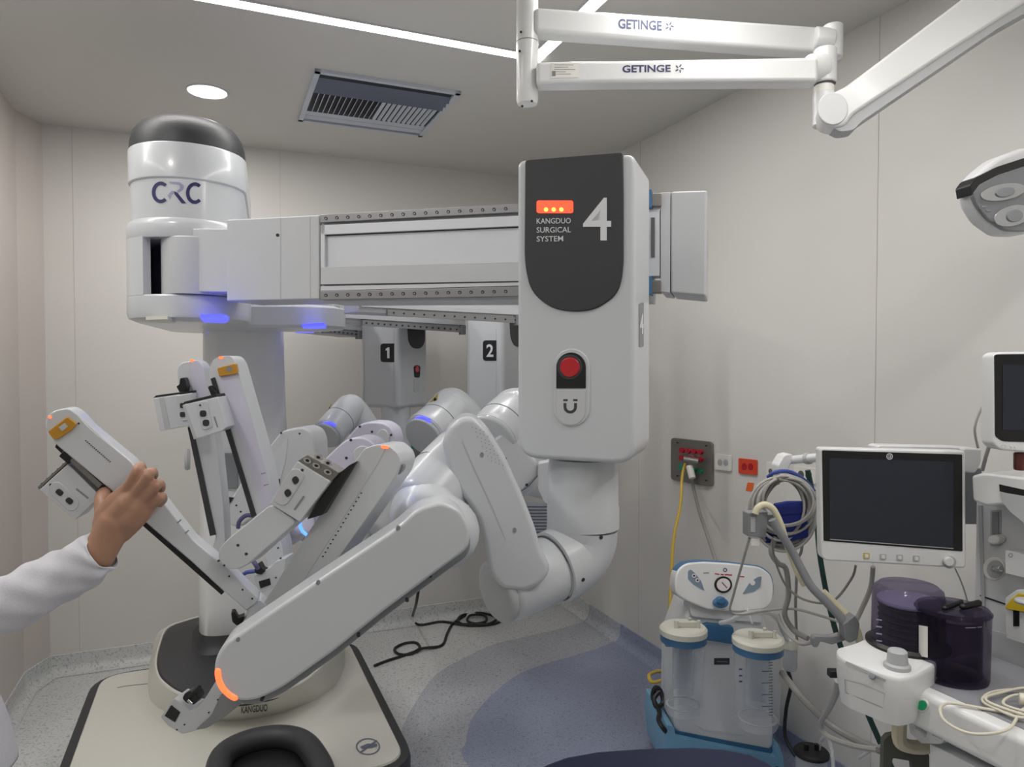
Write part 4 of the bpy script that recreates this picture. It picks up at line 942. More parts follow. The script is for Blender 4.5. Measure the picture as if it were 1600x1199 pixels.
slab('knob', pt_, ell(1128, 943, 11.5, 8, n=30), .03, M['sblue'], pnl, off=.022, bevel=.008, seg=4)
slab('knob_cap', pt_, ell(1128, 939, 7, 6), .03, M['sblue'], pnl, off=.032, bevel=.006, seg=4)
for q in ([(1075,893),(1079,890),(1085,895),(1095,907),(1101,924),(1084,914),(1075,905)], [(1190,901),(1184,902),(1172,910),(1160,929),(1178,925),(1188,918)]):
    slab('key_pad', pt_, rpoly(q, 2), .002, M['spad'], pnl, off=.0012)
for x, y, r_ in ((1084.5, 900, 3.2), (1090, 907, 3.2), (1176, 911, 4)): slab('key', pt_, ell(x, y, r_), .002, M['white'], pnl, off=.0026)
for x, y in ((1084.5, 900), (1090, 907)): slab('key_mark', pt_, ell(x, y, 1.6), .002, M['print_navy'], pnl, off=.0032)
fp = pt_.shift(.001).pt
[decal('print_line', fp, [(x0,y0),(x1,y0+.8),(x1,y0+2.6),(x0,y0+1.8)], M['btn_red'], pnl) for x0, x1, y0 in ((1117,1124,896),(1126,1131,896.8),(1132.5,1144,897.4))]; decal('print_line', fp, [(1153,900),(1163,901),(1163,902.6),(1153,901.6)], M['btn_red'], pnl); decal('print_line', fp, [(1099,895),(1108,895),(1108,896.5),(1099,896.5)], M['mid'], pnl)
ringpx('emblem', fp, 1133, 891, 3.2, 3.2, 1.3, M['print_navy'], pnl)
slab('badge', sp, rect(1116, 1029, 1140, 1039), .003, M['print_dark'], SU, off=.0018); pline('badge_print', sp.shift(.0024).pt, [(1120, 1034), (1137, 1034.6)], 1.2, M['mid'], SU)
def jar(cx, D, ytop, ylid, yring, ybot, rtop, rbot, label, grad):
    o = P(cx, ybot, D); k = D / FPX; t = thing('suction_jar', o, label, 'suction jar')
    z = lambda y: P(cx, y, D).z; O_ = Vector((o.x, o.y, 0)); R1, R0 = rtop * k, rbot * k
    lathe('lid', [(0, z(ytop) - .004), (R1 * .9, z(ytop) - .004), (R1 * .96, z(ytop) - .008), (R1, z(ytop) - .012), (R1, z(ylid)), (0, z(ylid))], O_, M['scream'], t)
    for dx, dy, r_ in ((-.35, -.2, .008), (.3, .1, .006), (.6, -.2, .006)): tube('port', [Vector((o.x + dx * R1, o.y + dy * R1, z(ytop) - .01)), Vector((o.x + dx * R1, o.y + dy * R1, z(ytop) + .022))], r_, M['scream'], t, res=12)
    box('grip', Vector((o.x + .1 * R1, o.y - .1 * R1, z(ytop) + .006)), R1 * .9, .014, .02, M['scream'], t, bevel=.003)
    lathe('holder_ring', [(R1 * .9, z(ylid) + .002), (R1 * .97, z(ylid) + .002), (R1 * .97, z(yring)), (R1 * .9, z(yring)), (R1 * .9, z(ylid) + .002)], O_, M['sblue'], t)
    g = lathe('glass', [(R1 * .90, z(ylid)), (R1 * .9, z(yring + 8)), (R0, z(ybot - 8)), (R0 * .9, z(ybot)), (.0, z(ybot))], O_, M['clear'], t)
    lathe('glass_floor', [(R0 * .8, z(ybot - 12)), (R0 * .93, z(ybot - 12)), (R0 * .93, z(ybot - 13)), (R0 * .8, z(ybot - 13)), (R0 * .8, z(ybot - 12))], O_, M['tube'], t)
    lathe('inner_sleeve', [(R1 * .45, z(yring)), (R1 * .45, z(ybot - 30)), (R1 * .44, z(ybot - 30)), (R1 * .44, z(yring))], O_, M['clear'], t)
    if grad:
        f = onto(g, .001)
        for i in range(20):
            y = yring + 14 + i * (ybot - yring - 30) / 19; w = 10 if i % 4 == 0 else 5; x = cx + rbot * .52
            if i % 4 == 0: pline('scale_mark', f, [(x - 10, y), (x + 6, y - .5)], 1.3, M['print_dark'], t)
            else: pline('scale_mark', f, [(x + 1, y), (x + 7, y - .5)], 1.1, M['print_dark'], t)
        for y in (1045, 1055, 1064): decal('print_mark', f, rect(1155, y, 1160, y + 2.4), M['print_blue'], t)
    return t
jar(1067, 2.50, 977, 990, 1001, 1113, 37, 29, 'left clear suction jar with ivory lid, its scale turned away', False)
jar(1183, 2.44, 993, 1006, 1017, 1134, 39.5, 33, 'right clear suction jar with ivory lid and printed scale marks', True)
o = P(1234, 1046, 2.6); t = thing('filter_jar', o, 'small clear filter jar beside the right suction jar', 'jar'); O_ = Vector((o.x, o.y, 0)); z = lambda y: P(1234, y, 2.6).z
lathe('lid', [(0, z(998)), (.028, z(998)), (.03, z(1002)), (.03, z(1012)), (0, z(1012))], O_, M['scream'], t); lathe('glass', [(.026, z(1012)), (.026, z(1042)), (.02, z(1047)), (0, z(1047))], O_, M['tube'], t)
tube('bracket', [P(1212, 1006, 2.62), P(1230, 1006, 2.6)], .01, M['scream'], t)
hz = thing('suction_hose', P(1128, 974, 2.5), 'short clear hose bent over the suction unit to its right jar', 'hose')
wire('tubing', [(1126,974,2.5),(1140,971,2.46),(1158,962,2.42),(1180,957,2.42),(1202,958,2.44),(1216,970,2.5),(1222,985,2.56),(1230,1000,2.58)], .0085, M['tube'], hz, res=12)
wire('tubing', [(1167,952,2.5),(1172,963,2.45),(1176,976,2.42)], .004, M['tube'], hz); 
def cable(name, pts, r_, m, label, cat='cable', group=None, n=7):
    return tag(wire(name, pts, r_, M[m], n=n), label, cat, group)
cable('oxygen_hose', [(1072,722,3.33),(1066,745,3.32),(1063,790,3.25),(1053,840,3.2),(1049,900,3.15),(1046,960,3.1),(1043,1010,3.08),(1040,1045,3.05),(1024,1050,3.0),(1014,1056,2.95),(1018,1066,2.9),(1030,1065,2.9),(1042,1060,2.9),(1052,1064,2.9),(1055,1075,2.9),(1052,1090,2.95)], .0075, 'yhose', 'yellow gas hose hanging from the steel wall panel behind the suction unit', 'hose')
cable('vacuum_hose', [(1079,735,3.33),(1083,760,3.32),(1093,800,3.2),(1108,845,3.0),(1119,878,2.86)], .008, 'ghose', 'grey hose running from the steel wall panel down to the suction unit', 'hose')
for x0, y0, x1, y1, m, lb in ((1068, 718, 1092, 722, 'steel', 'metal plug of the yellow hose in the steel wall panel'), (1077, 728, 1082, 748, 'socket', 'white plug of the grey hose in the steel wall panel')):
    tag(tube('hose_plug', [P(x0, y0, 3.3), P(x1, y1, 3.27)], .016, M[m], cap='bev', e=.003), lb, 'plug')
wire('power_cord', [(1031,1080,2.72),(1022,1092,2.7),(1026,1105,2.68),(1036,1098,2.7),(1032,1080,2.72),(1024,1075,2.72),(1020,1090,2.72),(1030,1112,2.66),(1029,1125,2.6),(1036,1138,2.57),(1043,1146,2.6)], .009, M['bcable'], SU)
wire('power_cord', [(1231,1048,2.62),(1236,1070,2.64),(1229,1105,2.66),(1226,1140,2.66),(1230,1160,2.64),(1243,1182,2.6)], .007, M['bcable'], SU)
# foot pot on the floor
o = P(1268, 1178, 2.42); t = thing('floor_jar', Vector((o.x, o.y, .0)), 'clear round pot with black lid standing on the floor right of the suction unit', 'jar'); O_ = Vector((o.x, o.y, 0))
zt = P(1268, 1172, 2.42).z
lathe('lid', [(0, zt), (.052, zt), (.058, zt - .006), (.058, zt - .016), (0, zt - .016)], O_, M['rubber'], t); lathe('glass', [(.052, zt - .016), (.052, .012), (.046, .002), (0, .002)], O_, M['tube'], t)
for x in (-.018, .018): tube('port', [O_ + Vector((x, 0, zt)), O_ + Vector((x, 0, zt + .02))], .008, M['black'], t, res=12)
cable('clear_tube', [(1279,1175,2.42),(1282,1160,2.42),(1290,1152,2.4),(1297,1162,2.38),(1301,1185,2.34),(1302,1215,2.3)], .006, 'tube', 'thin clear tube arching out of the floor pot', 'tube')
cable('clear_tube', [(1342,1185,2.1),(1362,1172,2.05),(1376,1166,2.0),(1390,1158,1.95)], .005, 'tube', 'thin clear tube low beside the dark green hose', 'tube')

# ------------------------------------------------------------ anaesthesia machine
Fm = Vector((.844, 1.53, 0)); MA = -A; MB = B
Mp = lambda u, v, z: Fm + MA * u + MB * v + UP * z
TZ = .862
AM = thing('anaesthesia_machine', Mp(.4, .4, 0), 'tall white and grey anaesthesia machine with worktop at the right edge', 'anaesthesia machine')
def mbox(name, u0, u1, v0, v1, z0, z1, m, par, bevel=0, **k):
    return box(name, Mp((u0 + u1) / 2, (v0 + v1) / 2, (z0 + z1) / 2), u1 - u0, v1 - v0, z1 - z0, m, par, bevel=bevel, ax=MA, ay=MB, **k)
mbox('worktop_frame', -.055, .95, 0, .42, TZ - .085, TZ, M['white'], AM, bevel=.016, seg=4)
mbox('worktop', -.03, .94, .035, .40, TZ - .01, TZ + .0015, M['table'], AM)
mbox('cabinet', .06, .95, .06, .60, .12, TZ - .11, M['white2'], AM, bevel=.012)
mbox('cabinet_drawer_gap', .10, .9, .058, .07, TZ - .27, TZ - .266, M['gap'], AM)
mbox('wheel_base', .0, .95, .03, .62, .05, .13, M['grey'], AM, bevel=.02)
for u in (.06, .88):
    for v in (.1, .55): tube('castor', [Mp(u, v - .02, .04), Mp(u, v + .02, .04)], .04, M['rubber'], AM, cap='bev')
mbox('back_column', -.09, .95, .37, .72, .13, 1.25, M['white2'], AM, bevel=.008)
BF = PL(pt=Mp(0, .37, 0), n=-MB)
hoodp = PL(pt=Mp(0, .29, 0), n=-MB)
slab('hood', hoodp, rpoly([(1517,744),(1535,739),(1760,765),(1760,870),(1640,850),(1600,812),(1566,789),(1541,792),(1519,783)], [4,6,0,0,10,10,8,6,5], 4), .43, M['white'], AM, bevel=.01, seg=4)
slab('hood_slot', hoodp, [(1561,757),(1720,792),(1720,812),(1562,768)], .004, M['black'], AM, off=.001)
slab('hood_curve', hoodp, rpoly([(1561,769),(1640,783),(1640,880),(1600,818),(1578,800),(1566,785)], 5), .02, M['grey'], AM, off=.003, bevel=.002)
slab('side_cheek', BF, [(1528,790),(1534,790),(1540,1000),(1535,1000)], .01, M['grey'], AM, off=.004)
slab('flow_tube_frame', BF, rpoly(rect(1547, 797, 1563, 853), 3), .008, M['grey'], AM, off=.004, bevel=.001)
slab('flow_tube', BF, rpoly(rect(1550, 800, 1560, 846), 2), .006, M['mid'], AM, off=.007); slab('flow_knob', BF, ell(1551, 844, 9, 7.5), .03, M['socket'], AM, off=.03, bevel=.006, seg=4)
slab('recess_rim', BF, ell(1552.5, 889, 17.5, 18), .006, M['socket'], AM, off=.004, bevel=.002); slab('recess', BF, ell(1555, 890, 13, 14), .003, M['grey'], AM, off=.006); tube('gas_outlet', [BF.pt(1553, 889, .005), BF.pt(1564, 889, .03)], .007, M['chrome'], AM, cap='bev', e=.002)
slab('panel_gap', BF, [(1531,930),(1572,944),(1572,946),(1531,932)], .003, M['black'], AM, off=.002)
slab('right_module', BF, rpoly([(1571,860),(1700,890),(1700,960),(1700,925),(1571,896)], 2), .05, M['white'], AM, off=.05, bevel=.004)
ringpx('emblem', BF.shift(.052).pt, 1579, 868, 3.4, 3.4, 1, M['mid'], AM)
slab('bottle_holder', BF, rpoly([(1570,935),(1588,922),(1600,922),(1700,950),(1700,1040),(1571,998)], 3), .06, M['white'], AM, off=.05, bevel=.004)
slab('holder_window', BF, rect(1583, 954, 1592, 979), .003, M['black'], AM, off=.052)
slab('yellow_tray', BF, [(1570,948),(1580,936),(1590,928),(1700,945),(1700,972),(1600,957),(1571,952)], .08, mat('yellow_tray', '#d9b92c', .4), AM, off=.056, bevel=.002)
tube('drain_knob', [BF.pt(1601, 944, .09), BF.pt(1601, 936, .09)], .02, M['grey'], AM, cap='bev')
slab('clear_drawer', BF, rpoly([(1519,975),(1600,1000),(1700,1030),(1700,1110),(1600,1066),(1519,1030)], 3), .004, M['tube'], AM, off=.05)
# power button
fb = PL(pt=Mp(0, 0, 0), n=-MB)
slab('power_button', fb, ell(1440, 1103, 9.5, 10), .006, M['socket'], AM, off=.004, bevel=.001); slab('power_button_face', fb, ell(1440, 1103, 7.5, 8), .006, M['gel'], AM, off=.006, bevel=.001)
slab('hose_hook', fb, rpoly([(1417,1108),(1424,1106),(1430,1140),(1446,1154),(1450,1138),(1456,1138),(1456,1150),(1470,1156),(1478,1145),(1482,1122),(1486,1124),(1482,1152),(1470,1163),(1440,1162),(1422,1146)], 2), .02, M['tube'], AM, off=-.004)
slab('lower_box', fb, rpoly([(1452,1162),(1700,1290),(1700,1400),(1455,1240)], 4), .3, M['white2'], AM, off=-.02, bevel=.006)
slab('steel_bracket', PL(1400, 1170, 1.62, yaw=0), rpoly([(1381,1158),(1388,1150),(1402,1148),(1410,1160),(1440,1168),(1452,1180),(1452,1230),(1430,1230),(1425,1190),(1395,1185),(1388,1230),(1379,1230)], 3), .015, M['olive'], AM)
# absorber block with bellows dome
ab_t = [(1306,1014),(1336,1006),(1357,996),(1380,982),(1440,980),(1480,1000),(1462,1040),(1430,1056),(1408,1060),(1388,1056),(1320,1032),(1307,1022)]
tz = .905
up = lambda pts, z, s=1.0: [Zp(x, y, z) for x, y in rpoly(pts, 8, 4)]
T_ = up(ab_t, tz); cT = sum(T_, Vector((0, 0, 0))) / len(T_)
sc_ = lambda f, z: [Vector((cT.x + (v.x - cT.x) * f, cT.y + (v.y - cT.y) * f, z)) for v in T_]
ab = loft('absorber_block', [sc_(.8, tz - .112), sc_(.9, tz - .108), sc_(.96, tz - .07), sc_(.99, tz - .045), sc_(1.0, tz - .01), sc_(.99, tz - .003), sc_(.965, tz)], M['white'], AM, angle=50)
fa_ = onto(ab, .002)
pline('slot', fa_, [(1322,1036),(1350,1048),(1384,1064)], 4, M['grey'], ab); tube('lever', [fa_(1364, 1058), fa_(1364, 1050) + Vector((-.012, -.02, 0))], .006, M['mid'], ab, res=10, cap='bev', e=.001)
pline('panel_line', fa_, [(1321,1062),(1322,1082),(1380,1106),(1383,1084),(1350,1070),(1321,1062)], 1.1, M['grey'], ab)
slab('absorber_arm', PL(pt=Mp(-.04, .10, 0), n=-MB), [(1408,1075),(1440,1090),(1440,1130),(1408,1120)], .12, M['white2'], AM)
DM = 1.63
o = P(1418, 1000, DM); O_ = Vector((o.x, o.y, 0)); zD = lambda y: P(1418, y, DM).z; k_ = DM / FPX
lathe('dome_seat', [(0, tz), (60 * k_, tz), (60 * k_, tz + .006), (54 * k_, tz + .012), (0, tz + .012)], O_, M['black'], AM)
dz = lambda y: zD(y)
lathe('bellows_dome', [(52 * k_, tz + .01), (51 * k_, dz(930)), (49 * k_, dz(920)), (42 * k_, dz(914)), (0, dz(911))], O_, M['smoke'], AM)
pr = []; 
for i in range(6): pr += [(36 * k_, tz + .014 + i * .014), (43 * k_, tz + .021 + i * .014)]
lathe('bellows', [(0, tz + .012)] + pr + [(36 * k_, tz + .098), (0, tz + .098)], O_, M['rubber'], AM)
lathe('bellows_top', [(0, tz + .098), (44 * k_, tz + .098), (45 * k_, tz + .102), (44 * k_, tz + .106), (0, tz + .108)], O_, M['lav'], AM)
o2 = Zp(1402, 1044, tz); lathe('valve_knob', [(0, 0), (.026, 0), (.026, .008), (.021, .012), (.019, .036), (.016, .039), (0, .04)], o2, M['grey'], AM)
for x, y in ((1385, 952), ): pass
f2 = PL(1370, 970, 1.56)
for k in range(4): pline('scale_mark', f2.pt, [(1369, 968 + k * 11), (1378, 969.5 + k * 11)], 2.2, M['print_lav'], AM)
# canister standing on the corner of the worktop
CD = 1.555; o = P(1487, 1062, CD); O_ = Vector((o.x, o.y, 0)); k_ = CD / FPX
cn = thing('absorber_canister', Vector((o.x, o.y, TZ + .0015)), 'dark purple transparent canister with white label on the corner of the worktop', 'canister')
zC = lambda y: P(1487, y, CD).z; zt = zC(955)
shell_ = lathe('shell', [(0, TZ + .003), (50 * k_, TZ + .003), (51 * k_, TZ + .008), (52 * k_, zt), (48 * k_, zt + .003), (0, zt + .003)], O_, M['smoked'], cn)
lathe('inner_tub', [(41 * k_, TZ + .012), (41 * k_, zt - .012), (39 * k_, zt - .012), (39 * k_, TZ + .014), (41 * k_, TZ + .012)], O_, M['smoked'], cn)
lathe('lid', [(0, zt + .001), (53 * k_, zt + .001), (53.5 * k_, zt + .004), (50 * k_, zt + .010), (0, zt + .011)], O_, M['smoked'], cn)
tube('lid_handle', [Vector((o.x + .01, o.y - .02, zt + .016)), Vector((o.x + .06, o.y + .005, zt + .016))], .007, M['black'], cn, cap='round'); tube('lid_handle', [Vector((o.x - .03, o.y - .02, zt + .013)), Vector((o.x + .03, o.y + .02, zt + .013))], .006, M['black'], cn, cap='round')
sh = onto(shell_, .002)
lw = lambda n_, q, m: mk(n_, [sh(x, y) for x, y in q], [[0, 1, 2, 3]] , m, cn, smooth=False)
for k in range(4):
    x0, x1 = 1437 + k * 3.4, 1437 + (k + 1) * 3.4; lw('label', [(x0, 977 + k * .6), (x1, 977.6 + k * .6), (x1, 1026 + k * .6), (x0, 1025.4 + k * .6)], M['socket'])
lw('print_mark', [(1508,980.5),(1524,980),(1524,981),(1508,981.5)], M['print_lav']); lw('print_mark', [(1526,979.5),(1533,979),(1533,980),(1526,980.5)], M['print_lav'])
# ivory cable coil on the worktop
z_ = TZ + .006
cz = lambda x, y, k=0: Zp(x, y, z_ + k)
wc = [cz(1700,1150),cz(1640,1120),cz(1600,1108,.004),cz(1575,1140,.002),cz(1520,1147,-.0),cz(1480,1130),cz(1469,1110),cz(1478,1100),cz(1500,1101),cz(1540,1108),cz(1600,1118),cz(1640,1112,.006),cz(1630,1085,.006),cz(1590,1078,.004),cz(1550,1082,.004),cz(1535,1094,.004),cz(1552,1106,.004),cz(1600,1122,.006),cz(1650,1105,.01),cz(1610,1076,.01),cz(1560,1084,.008),cz(1540,1092,.01),cz(1560,1104,.01),cz(1620,1120,.012),cz(1640,1095,.014),cz(1595,1086,.012),cz(1572,1092,.012),cz(1570,1102,.012),cz(1600,1112,.012)]
cable('cable_coil', wc, .0028, 'wcable', 'ivory cable coiled loosely on the grey worktop', 'cable')
tag(tube('cable_connector', [cz(1592, 1092, .016), cz(1625, 1098, .016)], .012, M['wcable'], cap='bev', e=.003), 'ivory connector lying in the coil of ivory cable at the right edge', 'connector')
# cream elbow pipe below
cable('drain_elbow', [(1406,1122,1.6),(1405,1140,1.6),(1406,1158,1.6),(1418,1166,1.6),(1436,1168,1.6),(1452,1166,1.6)], .016, 'cream_hose', 'cream elbow pipe under the absorber block', 'pipe')
# big monitor
mo = thing('monitor', P(1395, 790, 1.72), 'large white-framed monitor with a dark screen and round knob', 'monitor')
MP = PL(1395, 790, 1.72, yaw=6)
slab('frame', MP, rpoly([(1280.5,700),(1509,705),(1510,889),(1283,876)], [6,6,8,12], 4), .035, M['white'], mo, bevel=.005)
slab('bezel', MP, rpoly([(1284.5,704),(1503.5,710.5),(1504,862),(1287,845.5)], 2), .004, M['black'], mo, off=.001)
slab('screen', MP, [(1296,716),(1490,722),(1489,856.5),(1296.5,842)], .003, M['screen'], mo, off=.0016)
pline('screen_edge', MP.shift(.002).pt, [(1297,843),(1390,850),(1490,857.5)], 1.2, M['grey'], mo)
for k in range(4): slab('key', MP, rpoly([(1349 + k * 26, 864 + k * 1.4), (1359 + k * 26, 864.6 + k * 1.4), (1359 + k * 26, 874 + k * 1.4), (1349 + k * 26, 873.4 + k * 1.4)], 2), .003, M['warn' if k == 0 else 'grey'], mo, off=.0016, bevel=.0005)
for k in range(4): slab('key_face', MP, rpoly([(1351.5 + k * 26, 866 + k * 1.4), (1357 + k * 26, 866.4 + k * 1.4), (1357 + k * 26, 872 + k * 1.4), (1351.5 + k * 26, 871.6 + k * 1.4)], 1), .002, M['socket'], mo, off=.0022)
slab('dial_ring', MP, ell(1484, 879, 10.5, 10), .006, M['grey'], mo, off=.004, bevel=.001); slab('dial', MP, ell(1484, 878.5, 7.5, 7.2), .01, M['white'], mo, off=.014, bevel=.002)
ringpx('emblem', MP.shift(.0022).pt, 1390, 713.5, 5, 5, 1.1, M['print_white'], mo); text('emblem_print', MP.shift(.0024).pt, 1387.5, 710.5, 1393, 716.5, 'GE', M['print_white'], mo)
slab('back_housing', MP, rpoly([(1300,715),(1500,718),(1500,850),(1300,840)], 6), .03, M['grey'], mo, off=-.035)
sa_ = mo
slab('arm_bar', PL(1400, 700, 1.82), rpoly([(1370,698),(1376,696),(1500,699),(1534,702),(1534,722),(1508,722),(1370,712)], 3), .05, M['white'], sa_, bevel=.006)
slab('arm_block', PL(1520, 725, 1.80), rpoly([(1506,701),(1533,702),(1533,726),(1524,740),(1506,738)], 4), .05, M['white2'], sa_, bevel=.006)
slab('arm_post', PL(1515, 780, 1.86), rect(1503, 732, 1535, 820), .05, M['mid'], sa_, bevel=.004)
cable('monitor_cable', [(1572,570,1.7),(1552,610,1.72),(1533,640,1.74),(1523,670,1.74),(1528,700,1.76)], .003, 'ghose2', 'thin cable bowing out left of the small upper monitor')
cable('monitor_cable', [(1550,625,1.75),(1548,660,1.75),(1547,690,1.75),(1540,715,1.76),(1535,735,1.78)], .0045, 'ghose', 'thicker grey cable behind the small upper monitor')
# upper monitor on the machine
m2 = thing('monitor', P(1600, 690, 1.6), 'small dark monitor cut by the right edge above the machine', 'monitor')
M2 = PL(1580, 640, 1.58, yaw=4)
slab('frame', M2, rpoly([(1553,556),(1562,550),(1760,548),(1760,706),(1600,707),(1562,704),(1552,694)], [5,5,0,0,0,6,5], 4), .05, M['white'], m2, bevel=.006)
slab('bezel', M2, rpoly([(1554.5,554),(1750,552),(1750,695),(1566,690),(1555,682)], [5,0,0,5,4], 4), .004, M['black'], m2, off=.001)
slab('screen', M2, rect(1567, 570, 1740, 672), .003, M['screen'], m2, off=.0016)
ringpx('emblem', M2.shift(.002).pt, 1568, 698, 4, 2.6, .8, M['grey'], m2); slab('key', M2, ell(1580.5, 698, 1.4), .002, M['socket'], m2, off=.002); slab('key', M2, ell(1587, 698.5, 1.4), .002, M['socket'], m2, off=.002)
tube('stand', [P(1640, 700, 1.64), P(1640, 772, 1.64)], .03, M['grey'], m2)
tag(tube('vial', [P(1594, 707, 1.6), P(1594, 735, 1.6)], .013, mat('brown_vial', '#5b2a26', .3), cap='bev', e=.004), 'brown vial standing on the hood under the small upper monitor', 'vial')

# ------------------------------------------------------------ cables on the hook
hk = thing('cable_hook', P(1230, 730, 2.05), 'white rail hook sticking out beside the big monitor', 'hook')
slab('hook_body', PL(1225, 730, 2.03, yaw=-10), rpoly([(1225,712),(1235,709),(1240,712),(1238,722),(1232,732),(1230,746),(1218,744),(1216,728)], 3), .04, M['white'], hk, bevel=.004)
slab('hook_tip', PL(1213, 750, 2.0), rpoly([(1208,742),(1216,740),(1219,757),(1212,760)], 2), .02, M['white'], hk, bevel=.003)
tube('hook_rail', [P(1236, 719, 2.05), P(1290, 714, 1.92)], .012, M['white'], hk, cap='bev', e=.002); tube('rail_clip', [P(1260, 717, 1.99), P(1265, 716.5, 1.98)], .016, M['grey'], hk)
random.seed(3); L = []
for k in range(28):
    rx, ry = random.uniform(36, 51), random.uniform(36, 56); cx = 1224 + random.uniform(-5, 7); cy = 744 + ry + random.uniform(-1, 7)
    D0 = 1.97 + random.uniform(-.03, .05)
    for a in range(0, 360, 30): t = R(a - 90); L.append((cx + rx * math.cos(t), cy + ry * math.sin(t), D0 + .02 * math.sin(t + k)))
cable('cable_bundle', L, .0037, 'ghose2', 'thick coil of grey cables hanging from the white hook', 'cable bundle', n=3)
for k, (pts, lb) in enumerate((([(1212,840,1.96),(1205,862,1.95),(1215,880,1.95),(1228,890,1.95),(1232,930,1.95),(1226,960,1.95),(1240,985,1.94),(1262,998,1.9)], 'thick grey cable dropping from the coil towards the clamp'),
        ([(1255,840,1.98),(1252,862,1.97),(1246,878,1.97),(1244,920,1.96),(1243,950,1.96),(1245,1000,1.98)], 'grey cable hanging straight down right of the thick one'))):
    cable('hanging_cable', pts, .0075 if k == 0 else .004, 'ghose', lb)
cable('blue_cable', [(1200,746,2.02),(1212,738,2.0),(1235,738,2.0),(1258,752,2.0),(1272,768,2.0)], .006, 'bluecable', 'blue cable over the top of the grey cable coil')
cb_ = thing('pressure_cuff', P(1235, 800, 1.95), 'royal blue blood pressure cuff hanging inside the cable coil', 'pressure cuff')
CP = PL(1235, 815, 1.955, yaw=-8)
slab('cuff_panel', CP, rpoly([(1211,788),(1232,784),(1256,784),(1262,812),(1264,840),(1238,846),(1216,838)], 3), .012, M['cuff'], cb_, bevel=.003); slab('cuff_tail', CP, rpoly([(1197,824),(1214,822),(1226,846),(1222,850),(1197,849)], 2), .01, M['cuffd'], cb_, off=-.014, bevel=.002); slab('cuff_flap', CP, rpoly([(1212,792),(1258,792),(1260,802),(1213,806)], 2), .004, M['cuffd'], cb_, off=.003)
# breathing circuit support arm
sp_ = thing('circuit_arm', P(1330, 1000, 1.75), 'slanting cream and grey support arm with a bracket at its upper end', 'support arm')
Q = PL(1190, 820, 1.83, yaw=-6)
slab('bracket', Q, rpoly([(1169,802),(1200,800),(1200,812),(1197,841),(1169,839)], 2), .035, M['garm'], sp_, bevel=.003); slab('bracket_bar', Q, rpoly([(1196,805),(1213,804),(1215,811),(1197,816)], 2), .03, M['garm'], sp_, off=-.003, bevel=.003)
slab('bracket_clip', Q, rect(1173, 808, 1180, 832), .004, M['grey'], sp_, off=.003); slab('ident_tag', Q, rect(1174, 841, 1187, 853), .004, M['socket'], sp_, off=-.005)
wire('cream_band', [(1180,803,1.82),(1184,794,1.82),(1194,789,1.82),(1206,794,1.82),(1214,806,1.82),(1222,826,1.82),(1229,850,1.83),(1240,880,1.83),(1249,900,1.82),(1257,914,1.82)], .0085, M['cream_hose'], sp_, res=12)
wire('cream_band', [(1285,925,1.80),(1305,945,1.79),(1325,965,1.78),(1338,985,1.77),(1343,1003,1.77)], .010, M['cream_hose'], sp_, res=12)
wire('grey_tube', [(1207,812,1.80),(1214,826,1.80),(1226,843,1.80),(1240,866,1.80),(1254,893,1.79),(1268,917,1.78),(1290,940,1.77),(1312,964,1.76),(1326,985,1.75)], .0105, M['garm'], sp_, res=14)
slab('elbow_clamp', PL(1330, 985, 1.74), rpoly([(1318,976),(1336,962),(1344,975),(1340,1000),(1328,1006),(1320,1000)], 3), .03, M['garm'], sp_, bevel=.003)
slab('tube_clamp', PL(1295, 998, 1.76), rpoly([(1270,1000),(1273,995),(1300,996),(1322,990),(1322,1001),(1300,1008),(1282,1003),(1278,1012),(1271,1012)], 2), .02, M['garm'], sp_, bevel=.002)
cable('breathing_tube', [(1207,842,1.84),(1210,872,1.9),(1228,915,1.93),(1258,938,1.9),(1300,940,1.84),(1330,905,1.82),(1337,884,1.8)], .0032, 'ghose', 'thin grey tube looping from the bracket to the big monitor')
cable('breathing_tube', [(1171,841,1.84),(1160,880,1.9),(1146,930,2.0),(1141,955,2.05),(1160,960,2.05),(1200,954,2.0),(1240,952,1.95),(1280,962,1.88),(1320,975,1.8)], .0036, 'ghose2', 'thin pale tube falling from the bracket in front of the suction panel')
cable('breathing_tube', [(1215,960,1.95),(1226,985,1.93),(1250,1006,1.88),(1275,1002,1.8),(1310,992,1.76)], .005, 'ghose2', 'grey tube curving right of the filter jar into the clamp')
cable('green_hose', [(1262,735,2.3),(1275,800,2.3),(1280,860,2.3),(1292,930,2.28),(1310,1000,2.25),(1345,1090,2.2),(1375,1160,2.15),(1400,1215,2.1)], .009, 'green', 'dark green hose running down behind the big monitor and absorber', 'hose')
cable('monitor_cable', [(1364,886,1.8),(1360,920,1.82),(1345,955,1.84),(1335,975,1.84)], .006, 'ghose2', 'pale cable dropping from the left part of the big monitor')
cable('monitor_cable', [(1492,888,1.8),(1504,915,1.8),(1513,945,1.8)], .002, 'ghose2', 'thin cord hanging below the dial of the big monitor')
cable('corrugated_hose', [(1222,1052,2.4),(1240,1075,2.3),(1262,1100,2.25),(1300,1135,2.2),(1345,1160,2.1),(1380,1175,2.0)], .011, 'ghose', 'grey hose sloping down from the suction unit to the machine', 'hose')
cable('power_lead', [(1309,1064,1.75),(1306,1085,1.8),(1294,1110,1.9),(1283,1130,2.0),(1292,1150,2.0),(1330,1165,1.95),(1370,1172,1.9)], .008, 'ghose2', 'grey lead hanging from the left end of the absorber', 'cable')
tag(box('plug', P(1302, 1052, 1.7), .024, .02, .018, M['black'], bevel=.003), 'black plug on the left end of the absorber', 'plug')
